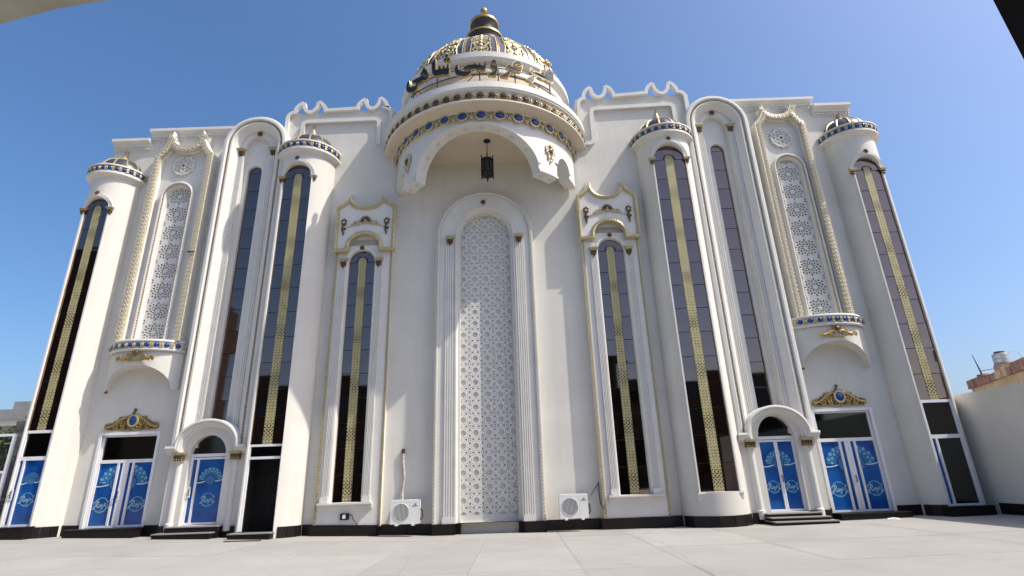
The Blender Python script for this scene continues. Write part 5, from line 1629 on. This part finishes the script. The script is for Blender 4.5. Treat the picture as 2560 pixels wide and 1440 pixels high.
# ------------------------------------------------------------------ left end: gate, rough pier, planting and a far building
gt_ = empty('metal_gate', (-16.76, -.62, .36), label='white metal gate with wire mesh at the left edge', cat='gate')
mb = MB()
frame_bars(mb, -.04, .04, [(-2.2, -2.12, 0, 3.2), (1.02, 1.10, 0, 3.2), (-2.2, 1.1, 3.12, 3.2), (-2.2, 1.1, 1.95, 2.03), (-2.2, 1.1, .12, .2)])
mb.obj('gate_frame', 'alu', gt_)
mb = MB()
for k in range(26): mb.box(-2.1 + .12 * k, -2.094 + .12 * k, -.004, .004, .2, 3.12)
for k in range(24): mb.box(-2.12, 1.02, -.004, .004, .22 + .122 * k, .226 + .122 * k)
o = mb.obj('wire_mesh', 'cable', gt_); o['kind'] = 'stuff'
mb = MB(); mb.box(-2.12, 1.02, .012, .02, .2, 1.95); mb.obj('lower_sheet', 'steel', gt_)
handle(gt_, 1.06, 1.1, -.04)
gp = empty('gate_post', (-15.46, -.5, .36), label='slim white post between the mesh gate and the rough pier', cat='post')
mb = MB(); mb.box(-.035, .035, -.035, .035, 0, 3.15); mb.obj('post', 'alu', gp)
rp = empty('rough_pier', (-16.35, 1.0, .3), label='rough rubble pier between the gate and the left tower', cat='pier')
random.seed(11)
z = 0.
while z < 3.7:
    h = random.uniform(.22, .36); x = -.62
    while x < .6:
        L = random.uniform(.28, .5); x1_ = min(.62, x + L)
        mb = MB(); mb.box(x + .012, x1_ - .008, -.3 - random.uniform(0, .05), .3, z + .01, z + h)
        mb.obj('stone', 'rubble', rp); x = x1_
    z += h
def shrub(name, x, y, z0, rx, ry, h, n, label, seed):
    rnd = random.Random(seed)
    t = empty(name, (x, y, z0), label=label, cat='tree', group='trees behind the gate')
    mb = MB()
    tube(mb, [(0, 0, 0), (.05, 0, h * .3), (-.05, .05, h * .6)], [.14, .10, .05], 6)
    for k in range(7):
        a = 2 * pi * k / 7; tube(mb, [(0, 0, h * .3), (cos(a) * rx * .4, sin(a) * ry * .4, h * .6), (cos(a) * rx * .75, sin(a) * ry * .75, h * .8)], [.06, .04, .015], 4)
    mb.obj('trunk', 'bark', t)
    mb = MB()
    cl = [(rnd.gauss(0, .5) * rx, rnd.gauss(0, .5) * ry, h * rnd.uniform(.35, .95), rnd.uniform(.35, .8)) for _ in range(46)]
    for i in range(n):
        c = rnd.choice(cl)
        p = Vector((c[0] + rnd.gauss(0, 1) * c[3] * .5, c[1] + rnd.gauss(0, 1) * c[3] * .5, c[2] + rnd.gauss(0, 1) * c[3] * .4))
        d1 = Vector((rnd.gauss(0, 1), rnd.gauss(0, 1), rnd.gauss(0, .7))).normalized() * rnd.uniform(.10, .18)
        d2 = d1.cross(Vector((rnd.gauss(0, 1), rnd.gauss(0, 1), rnd.gauss(0, 1)))).normalized() * rnd.uniform(.04, .07)
        mb.poly([p - d1, p + d2, p + d1, p - d2])
    o = mb.obj('crown', 'leaves', t); o['kind'] = 'stuff'
    return t
shrub('leafy_tree', -24.5, 8.0, .35, 2.0, 1.4, 4.35, 3600, 'leafy green tree nearest the left tower, behind the gate', 1)
shrub('leafy_tree', -27.8, 8.6, .35, 2.2, 1.4, 4.3, 3600, 'leafy green tree behind the gate, at the picture edge', 2)
fb = empty('far_building', (-46, 26, 0), label='far low building with a grey roof slab above the trees', cat='building')
mb = MB(); mb.box(-20, 8.5, 0, 12, -.1, 7.05); mb.obj('wall', 'slabgrey', fb)
mb = MB(); mb.box(-21, 9.2, -1.2, 13, 7.42, 8.25); mb.obj('roof_slab', 'slabgrey', fb)
mb = MB(); mb.box(-20.6, 8.9, -.9, 12.6, 7.05, 7.42); mb.obj('white_band', 'trim', fb)
mb = MB(); mb.box(5.6, 9.0, -.6, 4, 8.25, 8.95); mb.obj('stair_head', 'slabgrey', fb)
for k in range(5):
    mb = MB(); mb.box(-17 + 5 * k, -14 + 5 * k, -.06, .02, 4.2, 6.2); mb.obj('window', 'darkglass', fb)

# ------------------------------------------------------------------ building across the yard (seen mirrored in the glass), an added tall block, the shelter overhead
ob = empty('opposite_building', (0, -34, 0), label='brown building across the courtyard, mirrored in the dark windows, with an added tall block', cat='building')
mb = MB(); mb.box(-26, -3, -12, 0, -.1, 11.5); mb.box(-3, 12, -12, -2, -.1, 13.5); mb.box(12, 30, -12, 1, -.1, 10.0); mb.box(-70, -40, -22, -4, -.1, 27); mb.obj('wall', 'opp', ob)  # last, tallest block is added out of view to darken the left windows' reflections
for k in range(14):
    for r in range(3):
        x = -24 + 3.7 * k
        mb = MB(); yf = 0 if x < -4.5 else (-2 if x < 10.5 else 1)
        mb.box(x, x + 1.6, yf - .02, yf + .06, 1.4 + 3.2 * r, 3.2 + 3.2 * r); mb.obj('window', 'darkglass', ob)
ev = empty('shelter_roof', (-4.5, -16.5, 6.0), label='grey plastered shelter roof edge at the top left corner', cat='roof')
mb = MB()
top = [(-6.6, -14.1), (-5.2, -14.45), (-3.98, -14.76), (-3.3, -14.91), (-2.89, -14.97), (-1.6, -15.12), (-.8, -15.6), (-.8, -19), (-6.6, -19)]
loc = [(x + 4.5, y + 16.5) for x, y in top]
mb.poly([(x, y, 0) for x, y in loc]); mb.poly([(x, y, .22) for x, y in loc])
for (ax, ay), (bx, by) in zip(loc, loc[1:] + loc[:1]): mb.poly([(ax, ay, 0), (bx, by, 0), (bx, by, .22), (ax, ay, .22)])
mb.obj('roof_slab', 'eave', ev)
mb = MB(); mb.box(-1.9, -1.6, -2.2, -1.9, -6, 0); mb.obj('post', 'eave', ev)
aw = empty('dark_awning', (8, -14.5, 6.0), label='black awning corner at the top right', cat='awning')
mb = MB()
top = [(5.4, -15.07), (5.95, -14.63), (7.05, -13.75), (8.6, -12.5), (11, -14.5), (8, -18.5)]
loc = [(x - 8, y + 14.5) for x, y in top]
mb.poly([(x, y, 0) for x, y in loc]); mb.poly([(x, y, .06) for x, y in loc])
for (ax, ay), (bx, by) in zip(loc, loc[1:] + loc[:1]): mb.poly([(ax, ay, 0), (bx, by, 0), (bx, by, .06), (ax, ay, .06)])
mb.obj('sheet', 'awning', aw)
mb = MB(); mb.box(2.2, 2.32, -.6, -.48, -6, 0); mb.obj('post', 'iron', aw)
# scraps on the ground by the steps
def scrap(x, y, label, pts, mat):
    t = tag(MB_scrap(pts, mat), label, 'litter'); t.location = (x, y, gz(x) + .006); return t
def MB_scrap(pts, mat):
    mb = MB(); n = len(pts)
    i = mb.vs([(p[0], p[1], .0) for p in pts]); j = mb.vs([(p[0] * .8, p[1] * .8, .03 + .02 * (k % 2)) for k, p in enumerate(pts)])
    mb.face(j)
    for k in range(n): mb.face((i[k], i[(k + 1) % n], j[(k + 1) % n], j[k]))
    return mb.obj('paper_scrap', mat)
scrap(8.75, -1.15, 'crumpled white scrap at the foot of the right steps', [(-.15, -.06), (.05, -.1), (.2, -.02), (.12, .08), (-.1, .09)], 'plastic')
scrap(12.35, -.95, 'crumpled pale bag before the right double door', [(-.22, -.06), (.05, -.09), (.24, .0), (.1, .1), (-.18, .07)], 'plastic')
scrap(-9.2, -.95, 'pale pebble-like scrap beside the left steps', [(-.1, -.05), (.06, -.07), (.12, .03), (-.03, .07)], 'leaf')
mb = MB(); tube(mb, [(-7.6, -1.9, .175), (-7.2, -1.85, .17), (-6.9, -1.75, .16), (-6.6, -1.7, .155)], .018, 5)
tag(mb.obj('twig', 'bark'), 'thin brown twig lying before the open doorway', 'twig')
